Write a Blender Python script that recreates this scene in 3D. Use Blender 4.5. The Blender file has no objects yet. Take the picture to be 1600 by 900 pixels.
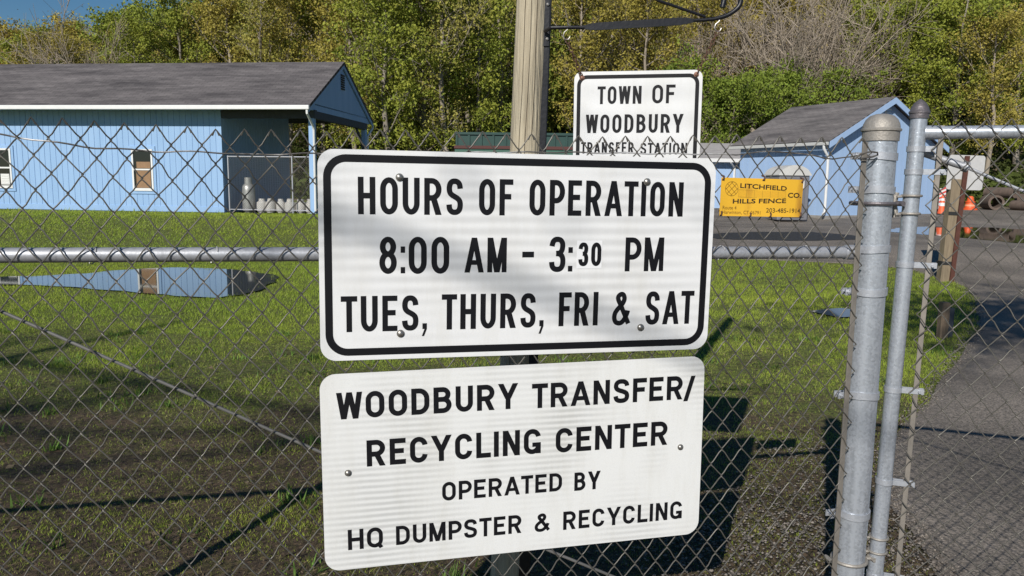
import bpy, bmesh, math, random
import numpy as np
from mathutils import Vector, Matrix
PI = math.pi
R = math.radians
random.seed(7)
rng = np.random.default_rng(11)
scn = bpy.context.scene
COL = scn.collection

# ------------------------------------------------------------------ camera
CAM_H = 1.70
PITCH, ROLL = 0.1363, 0.0116
cd = bpy.data.cameras.new('camera')
cd.sensor_width = 36.0
cd.lens = 1207.39 * 36.0 / 1600.0
cd.clip_start = 0.05
cd.clip_end = 2000
cam = bpy.data.objects.new('camera', cd)
COL.objects.link(cam)
_w = Vector((0, math.cos(PITCH), -math.sin(PITCH)))
_u = Vector((0, math.sin(PITCH), math.cos(PITCH)))
_r = Vector((1, 0, 0))
_x = _r * math.cos(ROLL) + _u * math.sin(ROLL)
_y = _u * math.cos(ROLL) - _r * math.sin(ROLL)
M = Matrix((( _x.x, _y.x, -_w.x, 0), (_x.y, _y.y, -_w.y, 0), (_x.z, _y.z, -_w.z, CAM_H), (0, 0, 0, 1)))
cam.matrix_world = M
scn.camera = cam

# ------------------------------------------------------------------ light
SUN_EL, SUN_AZ = 32.4, 21.7          # shadows run this many degrees to the right of straight ahead
world = bpy.data.worlds.new('World')
scn.world = world
world.use_nodes = True
wn = world.node_tree
bg = wn.nodes['Background']
sky = wn.nodes.new('ShaderNodeTexSky')
sky.sky_type = 'NISHITA'
sky.sun_disc = False
sky.sun_elevation = R(SUN_EL)
sky.sun_rotation = R(180 + SUN_AZ)
sky.air_density = 1.0
sky.dust_density = 0.0
sky.ozone_density = 3.0
hs = wn.nodes.new('ShaderNodeHueSaturation')
hs.inputs['Saturation'].default_value = 1.28
hs.inputs['Value'].default_value = 1.25
wn.links.new(sky.outputs[0], hs.inputs['Color'])
wn.links.new(hs.outputs[0], bg.inputs[0])
bg.inputs[1].default_value = 0.047
sd = bpy.data.lights.new('sun', 'SUN')
sd.energy = 4.3
sd.angle = R(0.5)
sd.color = (1.0, 0.955, 0.885)
sun = bpy.data.objects.new('sun', sd)
COL.objects.link(sun)
SUND = Vector((-math.sin(R(SUN_AZ)) * math.cos(R(SUN_EL)), -math.cos(R(SUN_AZ)) * math.cos(R(SUN_EL)), math.sin(R(SUN_EL))))
sun.rotation_euler = SUND.to_track_quat('Z', 'Y').to_euler()
sun.location = (-8, -20, 15)
vs = scn.view_settings
vs.view_transform = 'Standard'
vs.look = 'None'
vs.exposure = 0.08
vs.gamma = 1.0
try:
    scn.cycles.max_bounces = 6
    scn.cycles.transparent_max_bounces = 8
    scn.cycles.sample_clamp_indirect = 6.0
except Exception:
    pass

# ------------------------------------------------------------------ materials
MATS = {}
def mat(name, col, rough=0.6, metal=0.0, var=0.0, vscale=8.0, col2=None, bump=0.0, bscale=40.0, stretch=(1, 1, 1), spec=None, contrast=(0.3, 0.7)):
    if name in MATS: return MATS[name]
    m = bpy.data.materials.new(name); m.use_nodes = True
    nt = m.node_tree; b = nt.nodes['Principled BSDF']
    b.inputs['Base Color'].default_value = (*col, 1)
    b.inputs['Roughness'].default_value = rough
    b.inputs['Metallic'].default_value = metal
    if spec is not None: b.inputs['Specular IOR Level'].default_value = spec
    if var or col2 or bump:
        tc = nt.nodes.new('ShaderNodeTexCoord')
        mp = nt.nodes.new('ShaderNodeMapping'); mp.inputs['Scale'].default_value = stretch
        nt.links.new(tc.outputs['Object'], mp.inputs[0])
    if var or col2:
        nz = nt.nodes.new('ShaderNodeTexNoise'); nz.inputs['Scale'].default_value = vscale
        nz.inputs['Detail'].default_value = 8; nz.inputs['Roughness'].default_value = 0.65
        nt.links.new(mp.outputs[0], nz.inputs['Vector'])
        rp = nt.nodes.new('ShaderNodeValToRGB')
        c2 = col2 or tuple(c * (1 - var) for c in col)
        rp.color_ramp.elements[0].color = (*c2, 1); rp.color_ramp.elements[0].position = contrast[0]
        rp.color_ramp.elements[1].color = (*col, 1); rp.color_ramp.elements[1].position = contrast[1]
        nt.links.new(nz.outputs['Fac'], rp.inputs[0])
        nt.links.new(rp.outputs[0], b.inputs['Base Color'])
    if bump:
        n2 = nt.nodes.new('ShaderNodeTexNoise'); n2.inputs['Scale'].default_value = bscale; n2.inputs['Detail'].default_value = 6
        nt.links.new(mp.outputs[0], n2.inputs['Vector'])
        bp = nt.nodes.new('ShaderNodeBump'); bp.inputs['Strength'].default_value = bump; bp.inputs['Distance'].default_value = 0.02
        nt.links.new(n2.outputs['Fac'], bp.inputs['Height']); nt.links.new(bp.outputs[0], b.inputs['Normal'])
    MATS[name] = m
    return m

def N(nt, t): return nt.nodes.new('ShaderNode' + t)

def mat_attr(name, rough=0.8, translucent=0.0, gain=1.0):
    """colour from the face attribute 'col'"""
    m = bpy.data.materials.new(name); m.use_nodes = True
    nt = m.node_tree; b = nt.nodes['Principled BSDF']; out = nt.nodes['Material Output']
    a = N(nt, 'Attribute'); a.attribute_name = 'col'
    b.inputs['Roughness'].default_value = rough
    b.inputs['Specular IOR Level'].default_value = 0.25
    nt.links.new(a.outputs['Color'], b.inputs['Base Color'])
    if translucent:
        t = N(nt, 'BsdfTranslucent'); mx = N(nt, 'MixShader'); mx.inputs[0].default_value = translucent
        nt.links.new(a.outputs['Color'], t.inputs['Color'])
        nt.links.new(b.outputs[0], mx.inputs[1]); nt.links.new(t.outputs[0], mx.inputs[2]); nt.links.new(mx.outputs[0], out.inputs[0])
    return m

FOL = mat_attr('foliage', 0.75, 0.22)
BARK = mat_attr('bark', 0.9)
GRASSM = mat_attr('grass blades', 0.6, 0.25)
PEB = mat_attr('stones', 0.85)

# galvanised steel: zinc spangle and faint vertical run marks
def galv(name, base=(0.55, 0.57, 0.60), metal=0.75, rough=0.42, streak=True, dark=0.62):
    m = bpy.data.materials.new(name); m.use_nodes = True
    nt = m.node_tree; b = nt.nodes['Principled BSDF']
    tc = N(nt, 'TexCoord')
    mp = N(nt, 'Mapping'); mp.inputs['Scale'].default_value = (60, 60, 1.6) if streak else (30, 30, 30)
    nt.links.new(tc.outputs['Object'], mp.inputs[0])
    n1 = N(nt, 'TexNoise'); n1.inputs['Scale'].default_value = 1.0; n1.inputs['Detail'].default_value = 6
    nt.links.new(mp.outputs[0], n1.inputs['Vector'])
    v = N(nt, 'TexVoronoi'); v.inputs['Scale'].default_value = 140
    nt.links.new(tc.outputs['Object'], v.inputs['Vector'])
    ad = N(nt, 'Math'); ad.operation = 'MULTIPLY_ADD'; ad.inputs[1].default_value = 0.35
    sp = N(nt, 'SeparateColor'); nt.links.new(v.outputs['Color'], sp.inputs[0])
    nt.links.new(sp.outputs[0], ad.inputs[0]); nt.links.new(n1.outputs['Fac'], ad.inputs[2])
    rp = N(nt, 'ValToRGB')
    rp.color_ramp.elements[0].position = 0.35; rp.color_ramp.elements[0].color = (*[c * dark for c in base], 1)
    rp.color_ramp.elements[1].position = 0.8; rp.color_ramp.elements[1].color = (*base, 1)
    nt.links.new(ad.outputs[0], rp.inputs[0]); nt.links.new(rp.outputs[0], b.inputs['Base Color'])
    mr = N(nt, 'MapRange'); mr.inputs[3].default_value = rough + 0.12; mr.inputs[4].default_value = rough - 0.08
    nt.links.new(ad.outputs[0], mr.inputs[0]); nt.links.new(mr.outputs[0], b.inputs['Roughness'])
    b.inputs['Metallic'].default_value = metal
    bp = N(nt, 'Bump'); bp.inputs['Strength'].default_value = 0.25; bp.inputs['Distance'].default_value = 0.002
    nt.links.new(ad.outputs[0], bp.inputs['Height']); nt.links.new(bp.outputs[0], b.inputs['Normal'])
    return m
GALV = galv('galvanised steel', (0.53, 0.565, 0.62), 0.5, 0.36, True, 0.62)
GALV_B = galv('band steel', (0.47, 0.49, 0.53), 0.4, 0.45, False, 0.75)
GALV_D = galv('weathered galvanised steel', (0.44, 0.45, 0.48), 0.4, 0.48, True, 0.7)
CAST = mat('cast aluminium cap', (0.40, 0.37, 0.33), 0.55, 0.35, 0.35, 30, bump=0.15, bscale=120)
CAST_D = mat('dark cast cap', (0.20, 0.18, 0.19), 0.5, 0.5, 0.3, 40, bump=0.15, bscale=120)
WIRE = mat('weathered wire', (0.16, 0.15, 0.13), 0.55, 0.3, 0.0, 30, col2=(0.085, 0.078, 0.068), contrast=(0.25, 0.75))
WIRE_T = mat('tension wire zinc', (0.56, 0.55, 0.54), 0.5, 0.3, 0, 3.0, col2=(.12, .11, .10), contrast=(.42, .52))
RUST = mat('rusty iron', (0.16, 0.085, 0.055), 0.85, 0.2, 0.5, 60, bump=0.4, bscale=150)
BLACKI = mat('black painted iron', (0.010, 0.010, 0.014), 0.42, 0.0, 0.3, 40, bump=0.06, bscale=60)
BLACKV = mat('black vinyl', (0.006, 0.006, 0.008), 0.55, 0.0, spec=.25)
ZINC = mat('zinc bolt', (0.42, 0.40, 0.37), 0.4, 0.8, 0.4, 300)
HUBM = mat('dark recess', (0.02, 0.02, 0.02), 0.7)
WHITE_TRIM = mat('white trim paint', (0.78, 0.78, 0.77), 0.5, 0, 0.08, 6)
CONC = mat('concrete', (0.36, 0.34, 0.31), 0.9, 0, 0.35, 5, bump=0.2)
GLASS = mat('window glass', (0.012, 0.016, 0.018), 0.06, 0.0, spec=0.6)
CARD = mat('brown cardboard', (0.33, 0.20, 0.11), 0.85, 0, 0.25, 5)
ORANGE = mat('orange plastic', (0.80, 0.12, 0.03), 0.5, 0, 0.15, 8)
WHITE_P = mat('white plastic', (0.75, 0.74, 0.72), 0.45, 0, 0.1, 6)
DARKW = mat('dark wood beam', (0.07, 0.08, 0.10), 0.8, 0, 0.3, 8)

def sheeting(name, base, stripe, deep=.83):
    """retroreflective sign sheeting: faint level bands and a fine honeycomb"""
    m = bpy.data.materials.new(name); m.use_nodes = True
    nt = m.node_tree; b = nt.nodes['Principled BSDF']
    tc = N(nt, 'TexCoord')
    w = N(nt, 'TexWave'); w.wave_type = 'BANDS'; w.bands_direction = 'Z'; w.inputs['Scale'].default_value = stripe
    w.inputs['Distortion'].default_value = 0.6; w.inputs['Detail'].default_value = 1; w.inputs['Detail Scale'].default_value = 0.6
    nt.links.new(tc.outputs['Object'], w.inputs['Vector'])
    nz = N(nt, 'TexNoise'); nz.inputs['Scale'].default_value = 2.2
    nt.links.new(tc.outputs['Object'], nz.inputs['Vector'])
    mm = N(nt, 'Math'); mm.operation = 'MULTIPLY'
    mr = N(nt, 'MapRange'); mr.inputs[1].default_value = 0.38; mr.inputs[2].default_value = 0.62
    nt.links.new(nz.outputs['Fac'], mr.inputs[0])
    nt.links.new(w.outputs['Fac'], mm.inputs[0]); nt.links.new(mr.outputs[0], mm.inputs[1])
    v = N(nt, 'TexVoronoi'); v.inputs['Scale'].default_value = 260; v.feature = 'DISTANCE_TO_EDGE'
    nt.links.new(tc.outputs['Object'], v.inputs['Vector'])
    ml = N(nt, 'Math'); ml.operation = 'LESS_THAN'; ml.inputs[1].default_value = 0.08
    nt.links.new(v.outputs['Distance'], ml.inputs[0])
    ad = N(nt, 'Math'); ad.operation = 'MULTIPLY_ADD'; ad.inputs[1].default_value = 0.22
    nt.links.new(ml.outputs[0], ad.inputs[0]); nt.links.new(mm.outputs[0], ad.inputs[2])
    rp = N(nt, 'ValToRGB')
    rp.color_ramp.elements[0].color = (*base, 1)
    rp.color_ramp.elements[1].color = (*[c * deep for c in base], 1)
    nt.links.new(ad.outputs[0], rp.inputs[0])
    gm = N(nt, 'Mapping'); gm.inputs['Scale'].default_value = (9, 9, 1.6); nt.links.new(tc.outputs['Object'], gm.inputs[0])
    g1 = N(nt, 'TexNoise'); g1.inputs['Scale'].default_value = 1.0; g1.inputs['Detail'].default_value = 9; g1.inputs['Roughness'].default_value = .72
    nt.links.new(gm.outputs[0], g1.inputs['Vector'])
    gr_ = N(nt, 'ValToRGB'); gr_.color_ramp.elements[0].position = .30; gr_.color_ramp.elements[0].color = (.92, .91, .885, 1)
    gr_.color_ramp.elements[1].position = .52; gr_.color_ramp.elements[1].color = (1, 1, 1, 1)
    nt.links.new(g1.outputs['Fac'], gr_.inputs[0])
    mu = N(nt, 'MixRGB'); mu.blend_type = 'MULTIPLY'; mu.inputs[0].default_value = 1
    nt.links.new(rp.outputs[0], mu.inputs[1]); nt.links.new(gr_.outputs[0], mu.inputs[2]); nt.links.new(mu.outputs[0], b.inputs['Base Color'])
    b.inputs['Roughness'].default_value = 0.42
    return m
SHEET = sheeting('white reflective sheeting', (0.81, 0.81, 0.81), 9.0, .82)
SHEET2 = sheeting('white banded sheeting', (0.80, 0.80, 0.785), 17.0, .70)
SHEET3 = sheeting('aged white sheeting', (0.74, 0.74, 0.74), 3.0, .88)
PATCH = mat('white patch vinyl', (0.82, 0.82, 0.83), 0.35)
ALU = mat('bare aluminium', (0.62, 0.60, 0.58), 0.45, 0.5, 0.2, 10)

# ------------------------------------------------------------------ mesh helpers
class MB:
    def __init__(self): self.v = []; self.f = []; self.mi = []; self.cur = 0
    def add(self, vs, fs):
        o = len(self.v); self.v += [tuple(p) for p in vs]
        for f in fs: self.f.append(tuple(i + o for i in f)); self.mi.append(self.cur)
    def box(self, c, s, ax=None):
        """c centre, s full size, ax optional 3 axes"""
        ax = ax or (Vector((1, 0, 0)), Vector((0, 1, 0)), Vector((0, 0, 1)))
        c = Vector(c); vs = []
        for k in (-.5, .5):
            for j in (-.5, .5):
                for i in (-.5, .5): vs.append(c + ax[0] * s[0] * i + ax[1] * s[1] * j + ax[2] * s[2] * k)
        self.add(vs, [(0, 2, 3, 1), (4, 5, 7, 6), (0, 1, 5, 4), (2, 6, 7, 3), (0, 4, 6, 2), (1, 3, 7, 5)])
    def tube(self, pts, r, n=8, cap=True, closed=False):
        pts = [Vector(p) for p in pts]; m = len(pts)
        rs = r if isinstance(r, (list, tuple)) else [r] * m
        vs = []; prev = None
        for i, p in enumerate(pts):
            if closed: t = pts[(i + 1) % m] - pts[i - 1]
            else: t = pts[min(i + 1, m - 1)] - pts[max(i - 1, 0)]
            t.normalize()
            if prev is None:
                a = Vector((0, 0, 1)) if abs(t.z) < .9 else Vector((0, 1, 0))
                u = t.cross(a).normalized()
            else:
                u = (prev - t * prev.dot(t)).normalized()
            prev = u; w = t.cross(u)
            for k in range(n):
                an = 2 * PI * k / n
                vs.append(p + (u * math.cos(an) + w * math.sin(an)) * rs[i])
        fs = []
        for i in range(m if closed else m - 1):
            i2 = (i + 1) % m
            for k in range(n):
                fs.append((i * n + k, i * n + (k + 1) % n, i2 * n + (k + 1) % n, i2 * n + k))
        if cap and not closed:
            fs.append(tuple(range(n - 1, -1, -1))); fs.append(tuple((m - 1) * n + k for k in range(n)))
        self.add(vs, fs)
    def lathe(self, prof, n=20, o=(0, 0, 0), ax=None):
        """prof: (r, z) list from bottom to top"""
        ax = ax or (Vector((1, 0, 0)), Vector((0, 1, 0)), Vector((0, 0, 1))); o = Vector(o)
        vs = []
        for r, z in prof:
            for k in range(n):
                a = 2 * PI * k / n
                vs.append(o + ax[0] * r * math.cos(a) + ax[1] * r * math.sin(a) + ax[2] * z)
        fs = []
        for i in range(len(prof) - 1):
            for k in range(n): fs.append((i * n + k, i * n + (k + 1) % n, (i + 1) * n + (k + 1) % n, (i + 1) * n + k))
        fs.append(tuple(range(n - 1, -1, -1))); fs.append(tuple((len(prof) - 1) * n + k for k in range(n)))
        self.add(vs, fs)
    def prism(self, poly, o, a, b, d0, d1, c):
        """polygon (a,b coordinates) extruded along c from d0 to d1"""
        o = Vector(o); n = len(poly)
        vs = [o + a * p[0] + b * p[1] + c * d0 for p in poly] + [o + a * p[0] + b * p[1] + c * d1 for p in poly]
        fs = [tuple(range(n - 1, -1, -1)), tuple(range(n, 2 * n))]
        for i in range(n): fs.append((i, (i + 1) % n, n + (i + 1) % n, n + i))
        self.add(vs, fs)
    def build(self, name, m, parent=None, smooth=False, recalc=True):
        me = bpy.data.meshes.new(name); me.from_pydata(self.v, [], self.f)
        ms = m if isinstance(m, (list, tuple)) else [m]
        for x in ms: me.materials.append(x)
        if len(ms) > 1: me.polygons.foreach_set('material_index', self.mi)
        if recalc:
            bm = bmesh.new(); bm.from_mesh(me); bmesh.ops.recalc_face_normals(bm, faces=bm.faces); bm.to_mesh(me); bm.free()
        if smooth:
            me.polygons.foreach_set('use_smooth', [True] * len(me.polygons))
            try: me.set_sharp_from_angle(angle=R(40))
            except Exception: pass
        o = bpy.data.objects.new(name, me); COL.objects.link(o)
        if parent:
            o.parent = parent
            o.matrix_parent_inverse = Matrix.Translation(parent.location).inverted()
        return o

def bevel(o, w=0.004, seg=2):
    md = o.modifiers.new('edge', 'BEVEL'); md.width = w; md.segments = seg; md.limit_method = 'ANGLE'; md.angle_limit = R(40)
    return o

def tag(o, label, cat=None, group=None, kind=None):
    if label: o['label'] = label
    if cat: o['category'] = cat
    if group: o['group'] = group
    if kind: o['kind'] = kind
    return o

def thing(name, loc, label, cat, group=None):
    o = bpy.data.objects.new(name, None); o.empty_display_size = 0.1
    COL.objects.link(o); o.location = loc
    return tag(o, label, cat, group)

def npmesh(name, V, F, m, cols=None, mat_idx=None, smooth=False):
    """V (n,3) ; F (k,q) all the same size"""
    me = bpy.data.meshes.new(name)
    V = np.asarray(V, np.float32); F = np.asarray(F, np.int32)
    me.vertices.add(len(V)); me.vertices.foreach_set('co', V.ravel())
    q = F.shape[1]
    me.loops.add(F.size); me.loops.foreach_set('vertex_index', F.ravel())
    me.polygons.add(len(F)); me.polygons.foreach_set('loop_start', np.arange(0, F.size, q, dtype=np.int32))
    try: me.polygons.foreach_set('loop_total', np.full(len(F), q, np.int32))
    except Exception: pass
    me.update(calc_edges=True)
    for x in (m if isinstance(m, (list, tuple)) else [m]): me.materials.append(x)
    if mat_idx is not None: me.polygons.foreach_set('material_index', np.asarray(mat_idx, np.int32))
    if cols is not None:
        at = me.attributes.new('col', 'FLOAT_COLOR', 'FACE')
        c4 = np.ones((len(F), 4), np.float32); c4[:, :3] = cols
        at.data.foreach_set('color', c4.ravel())
    if smooth: me.polygons.foreach_set('use_smooth', [True] * len(F))
    return me

def link(name, me, parent=None):
    o = bpy.data.objects.new(name, me); COL.objects.link(o)
    if parent: o.parent = parent
    return o

def vnoise(x, y, seed=0):
    x = np.asarray(x, float); y = np.asarray(y, float)
    def hsh(i, j): return np.modf(np.abs(np.sin(i * 127.1 + j * 311.7 + seed * 74.7) * 43758.5453))[0]
    xi = np.floor(x); yi = np.floor(y); fx = x - xi; fy = y - yi
    fx = fx * fx * (3 - 2 * fx); fy = fy * fy * (3 - 2 * fy)
    return (hsh(xi, yi) * (1 - fx) + hsh(xi + 1, yi) * fx) * (1 - fy) + (hsh(xi, yi + 1) * (1 - fx) + hsh(xi + 1, yi + 1) * fx) * fy
def fbm(x, y, seed=0, oct=4):
    s = 0; a = .5; t = 0
    for k in range(oct):
        s = s + a * vnoise(x * 2 ** k, y * 2 ** k, seed + k); t += a; a *= .55
    return s / t
def sst(a, b, x):
    t = np.clip((np.asarray(x, float) - a) / (b - a), 0, 1); return t * t * (3 - 2 * t)

def inside(poly, X, Y):
    X = np.asarray(X); Y = np.asarray(Y); c = np.zeros(X.shape, bool); n = len(poly)
    for i in range(n):
        x0, y0 = poly[i]; x1, y1 = poly[i - 1]
        cond = ((y0 > Y) != (y1 > Y)) & (X < (x1 - x0) * (Y - y0) / (y1 - y0 + 1e-12) + x0)
        c ^= cond
    return c

# ------------------------------------------------------------------ terrain
def hgt(X, Y):
    X = np.asarray(X, float); Y = np.asarray(Y, float)
    k = sst(-1, 3, X)
    L = .6 * sst(15.2, 22.5, Y); Rr = .36 * sst(13, 17, Y) + .24 * sst(27.5, 30.5, Y)
    return L * (1 - k) + Rr * k
def hgt1(x, y): return float(hgt(np.array([x]), np.array([y]))[0])
def hill(X, Y):
    X = np.asarray(X, float); Y = np.asarray(Y, float)
    u = X / np.maximum(Y, 1)
    sl = .185 + .075 * sst(-.45, .3, u) - .05 * sst(-.35, -.8, u)
    return .6 + sl * np.maximum(Y - 40, 0) * sst(38, 60, Y) + 1.2 * (fbm(X / 14, Y / 14, 3) - .5) * sst(40, 60, Y)

def grid_sheet(name, xs, ys, zf, m):
    X, Y = np.meshgrid(xs, ys); Z = zf(X, Y)
    V = np.stack([X, Y, Z], -1).reshape(-1, 3); nx = len(xs); ny = len(ys)
    i, j = np.meshgrid(np.arange(nx - 1), np.arange(ny - 1)); a = (j * nx + i).ravel()
    F = np.stack([a, a + 1, a + nx + 1, a + nx], -1)
    return link(name, npmesh(name, V, F, m, smooth=True))

# soil / thatch under the grass: worn brown near the fence, green beyond
def ground_mat():
    m = bpy.data.materials.new('lawn soil'); m.use_nodes = True
    nt = m.node_tree; b = nt.nodes['Principled BSDF']; b.inputs['Roughness'].default_value = 0.95
    tc = N(nt, 'TexCoord')
    n1 = N(nt, 'TexNoise'); n1.inputs['Scale'].default_value = 1.1; n1.inputs['Detail'].default_value = 10; n1.inputs['Roughness'].default_value = .7
    n2 = N(nt, 'TexNoise'); n2.inputs['Scale'].default_value = 22; n2.inputs['Detail'].default_value = 8; n2.inputs['Roughness'].default_value = .75
    for n in (n1, n2): nt.links.new(tc.outputs['Object'], n.inputs['Vector'])
    sx = N(nt, 'SeparateXYZ'); nt.links.new(tc.outputs['Object'], sx.inputs[0])
    mr = N(nt, 'MapRange'); mr.inputs[1].default_value = 3.5; mr.inputs[2].default_value = 8.5; mr.inputs[3].default_value = -.26; mr.inputs[4].default_value = .32
    nt.links.new(sx.outputs['Y'], mr.inputs[0])
    ad = N(nt, 'Math'); nt.links.new(n1.outputs['Fac'], ad.inputs[0]); nt.links.new(mr.outputs[0], ad.inputs[1])
    r1 = N(nt, 'ValToRGB'); r1.color_ramp.elements[0].position = .42; r1.color_ramp.elements[0].color = (.15, .108, .068, 1)
    r1.color_ramp.elements[1].position = .60; r1.color_ramp.elements[1].color = (.17, .22, .04, 1)
    nt.links.new(ad.outputs[0], r1.inputs[0])
    # moss cushions on the worn part
    n3 = N(nt, 'TexNoise'); n3.inputs['Scale'].default_value = 7; n3.inputs['Detail'].default_value = 9; n3.inputs['Roughness'].default_value = .7
    nt.links.new(tc.outputs['Object'], n3.inputs['Vector'])
    r3 = N(nt, 'ValToRGB'); r3.color_ramp.elements[0].position = .50; r3.color_ramp.elements[0].color = (0, 0, 0, 1); r3.color_ramp.elements[1].position = .60; r3.color_ramp.elements[1].color = (.75, .75, .75, 1)
    nt.links.new(n3.outputs['Fac'], r3.inputs[0])
    mm = N(nt, 'MixRGB'); nt.links.new(r3.outputs[0], mm.inputs[0]); nt.links.new(r1.outputs[0], mm.inputs[1]); mm.inputs[2].default_value = (.125, .130, .026, 1)
    r2 = N(nt, 'ValToRGB'); r2.color_ramp.elements[0].position = .36; r2.color_ramp.elements[0].color = (.22, .20, .18, 1)
    r2.color_ramp.elements[1].position = .68; r2.color_ramp.elements[1].color = (1.7, 1.6, 1.45, 1)
    nt.links.new(n2.outputs['Fac'], r2.inputs[0])
    mx = N(nt, 'MixRGB'); mx.blend_type = 'MULTIPLY'; mx.inputs[0].default_value = 1
    nt.links.new(mm.outputs[0], mx.inputs[1]); nt.links.new(r2.outputs[0], mx.inputs[2]); nt.links.new(mx.outputs[0], b.inputs['Base Color'])
    bp = N(nt, 'Bump'); bp.inputs['Strength'].default_value = 1.0; bp.inputs['Distance'].default_value = .06
    nt.links.new(n2.outputs['Fac'], bp.inputs['Height']); nt.links.new(bp.outputs[0], b.inputs['Normal'])
    return m
GROUND = ground_mat()
gx = np.concatenate([np.linspace(-400, -32, 10), np.arange(-30, 30.1, .5), np.linspace(32, 400, 10)])
gy = np.concatenate([np.linspace(-60, -2, 16), np.arange(0, 39.1, .4), np.linspace(40, 42, 2)])
g = grid_sheet('ground', gx, gy, lambda X, Y: hgt(X, Y) + .03 * (fbm(X / 1.3, Y / 1.3, 5) - .5) * (1 - sst(8, 11, Y)), GROUND)
tag(g, None, kind='structure')
HILLM = mat('forest floor', (.21, .165, .10), .95, 0, .55, 2.0, bump=.5, bscale=6)
hx = np.concatenate([np.linspace(-400, -92, 8), np.arange(-90, 111, 3.), np.linspace(115, 400, 8)]); hy = np.concatenate([np.arange(41.5, 160, 3.), np.linspace(165, 420, 8)])
hl = grid_sheet('hill', hx, hy, lambda X, Y: hill(X, np.minimum(Y, 150)) - .02, HILLM); tag(hl, None, kind='structure')

# asphalt road: left edge x as a function of y
XL = [(-3, 1.9), (1, 1.9), (2.6, 1.75), (4.0, 2.05), (4.89, 2.5), (5.54, 3.0), (6.57, 3.75), (7.6, 4.5), (9.88, 6.05), (11.58, 7.05), (13.1, 7.75), (13.8, 7.9), (14.6, 7.6), (15.0, 6.9), (15.25, 5.2), (15.4, 4.0), (15.6, 1.2), (16.2, -.6), (17.5, -1.2), (26, -1.4), (40.8, -1.5)]
def road_xl(Y): return np.interp(Y, [a for a, _ in XL], [b for _, b in XL])
ry = np.unique(np.concatenate([np.arange(-3, 40.9, .35), np.linspace(13.5, 16.5, 31)])); nt_ = 60
tt = np.linspace(0, 1, nt_) ** 1.3
RX = road_xl(ry)[:, None] + (.10 * (fbm(ry * 2.3, ry * 0, 9) - .5) * 2)[:, None] * (1 - tt)[None] ** 3
RXx = RX + (40 - RX) * tt[None]
RYy = np.repeat(ry[:, None], nt_, 1)
RZ = hgt(RXx, RYy) + .02
RZ[:, 0] -= .015
V = np.stack([RXx, RYy, RZ], -1).reshape(-1, 3)
i, j = np.meshgrid(np.arange(nt_ - 1), np.arange(len(ry) - 1)); a = (j * nt_ + i).ravel()
def asphalt():
    m = bpy.data.materials.new('old asphalt'); m.use_nodes = True
    nt = m.node_tree; b = nt.nodes['Principled BSDF']; b.inputs['Roughness'].default_value = 0.85
    tc = N(nt, 'TexCoord')
    n1 = N(nt, 'TexNoise'); n1.inputs['Scale'].default_value = .8; n1.inputs['Detail'].default_value = 6
    v = N(nt, 'TexVoronoi'); v.inputs['Scale'].default_value = 95
    n2 = N(nt, 'TexNoise'); n2.inputs['Scale'].default_value = 90; n2.inputs['Detail'].default_value = 6
    for n in (n1, v, n2): nt.links.new(tc.outputs['Object'], n.inputs['Vector'])
    r1 = N(nt, 'ValToRGB'); r1.color_ramp.elements[0].position = .35; r1.color_ramp.elements[0].color = (.115, .104, .092, 1)
    r1.color_ramp.elements[1].position = .66; r1.color_ramp.elements[1].color = (.20, .18, .158, 1)
    nt.links.new(n1.outputs['Fac'], r1.inputs[0])
    sp = N(nt, 'SeparateColor'); nt.links.new(v.outputs['Color'], sp.inputs[0])
    r2 = N(nt, 'ValToRGB'); r2.color_ramp.elements[0].position = .1; r2.color_ramp.elements[0].color = (.62, .60, .57, 1)
    r2.color_ramp.elements[1].position = .95; r2.color_ramp.elements[1].color = (1.65, 1.55, 1.45, 1)
    nt.links.new(sp.outputs[0], r2.inputs[0])
    mx = N(nt, 'MixRGB'); mx.blend_type = 'MULTIPLY'; mx.inputs[0].default_value = 1
    nt.links.new(r1.outputs[0], mx.inputs[1]); nt.links.new(r2.outputs[0], mx.inputs[2]); nt.links.new(mx.outputs[0], b.inputs['Base Color'])
    bp = N(nt, 'Bump'); bp.inputs['Strength'].default_value = .5; bp.inputs['Distance'].default_value = .012
    nt.links.new(n2.outputs['Fac'], bp.inputs['Height']); nt.links.new(bp.outputs[0], b.inputs['Normal'])
    return m
rd = link('asphalt_road', npmesh('asphalt_road', V, np.stack([a, a + 1, a + nt_ + 1, a + nt_], -1), asphalt(), smooth=True)); tag(rd, None, kind='structure')

# puddles, and one painted shade patch on the asphalt
WATER = mat('still puddle water', (.022, .020, .014), .035, 0, spec=.5)
WATER.node_tree.nodes['Principled BSDF'].inputs['IOR'].default_value = 1.33
def wobble(poly, amp=.06, sub=6, seed=1):
    out = []; n = len(poly)
    for i in range(n):
        p = poly[i]; q = poly[(i + 1) % n]
        for k in range(sub):
            t = k / sub; x = p[0] + (q[0] - p[0]) * t; y = p[1] + (q[1] - p[1]) * t
            out.append((x + amp * 2 * (vnoise(x * 3.1, y * 3.1, seed) - .5), y + amp * 2 * (vnoise(x * 3.1, y * 3.1, seed + 5) - .5)))
    return out
def puddle(name, poly, z, label):
    me = bpy.data.meshes.new(name); me.from_pydata([(x, y, z) for x, y in poly], [], [tuple(range(len(poly)))])
    me.materials.append(WATER); o = link(name, me); tag(o, label, kind='structure')
    return o
PL = wobble([(-9.5, 12.6), (-8.59, 12.95), (-8.17, 13.0), (-7.5, 13.5), (-7.19, 14.0), (-6.86, 14.4), (-6.28, 14.6), (-5.3, 14.4), (-4.9, 14.1), (-4.35, 13.8), (-4.0, 13.3), (-3.95, 12.6), (-3.8, 11.65), (-4.0, 11.1), (-4.19, 10.8), (-4.72, 11.0), (-5.27, 11.2), (-6.03, 11.5), (-6.86, 11.85), (-7.63, 11.95), (-8.03, 11.95), (-9.5, 11.7)], .07)
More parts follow.
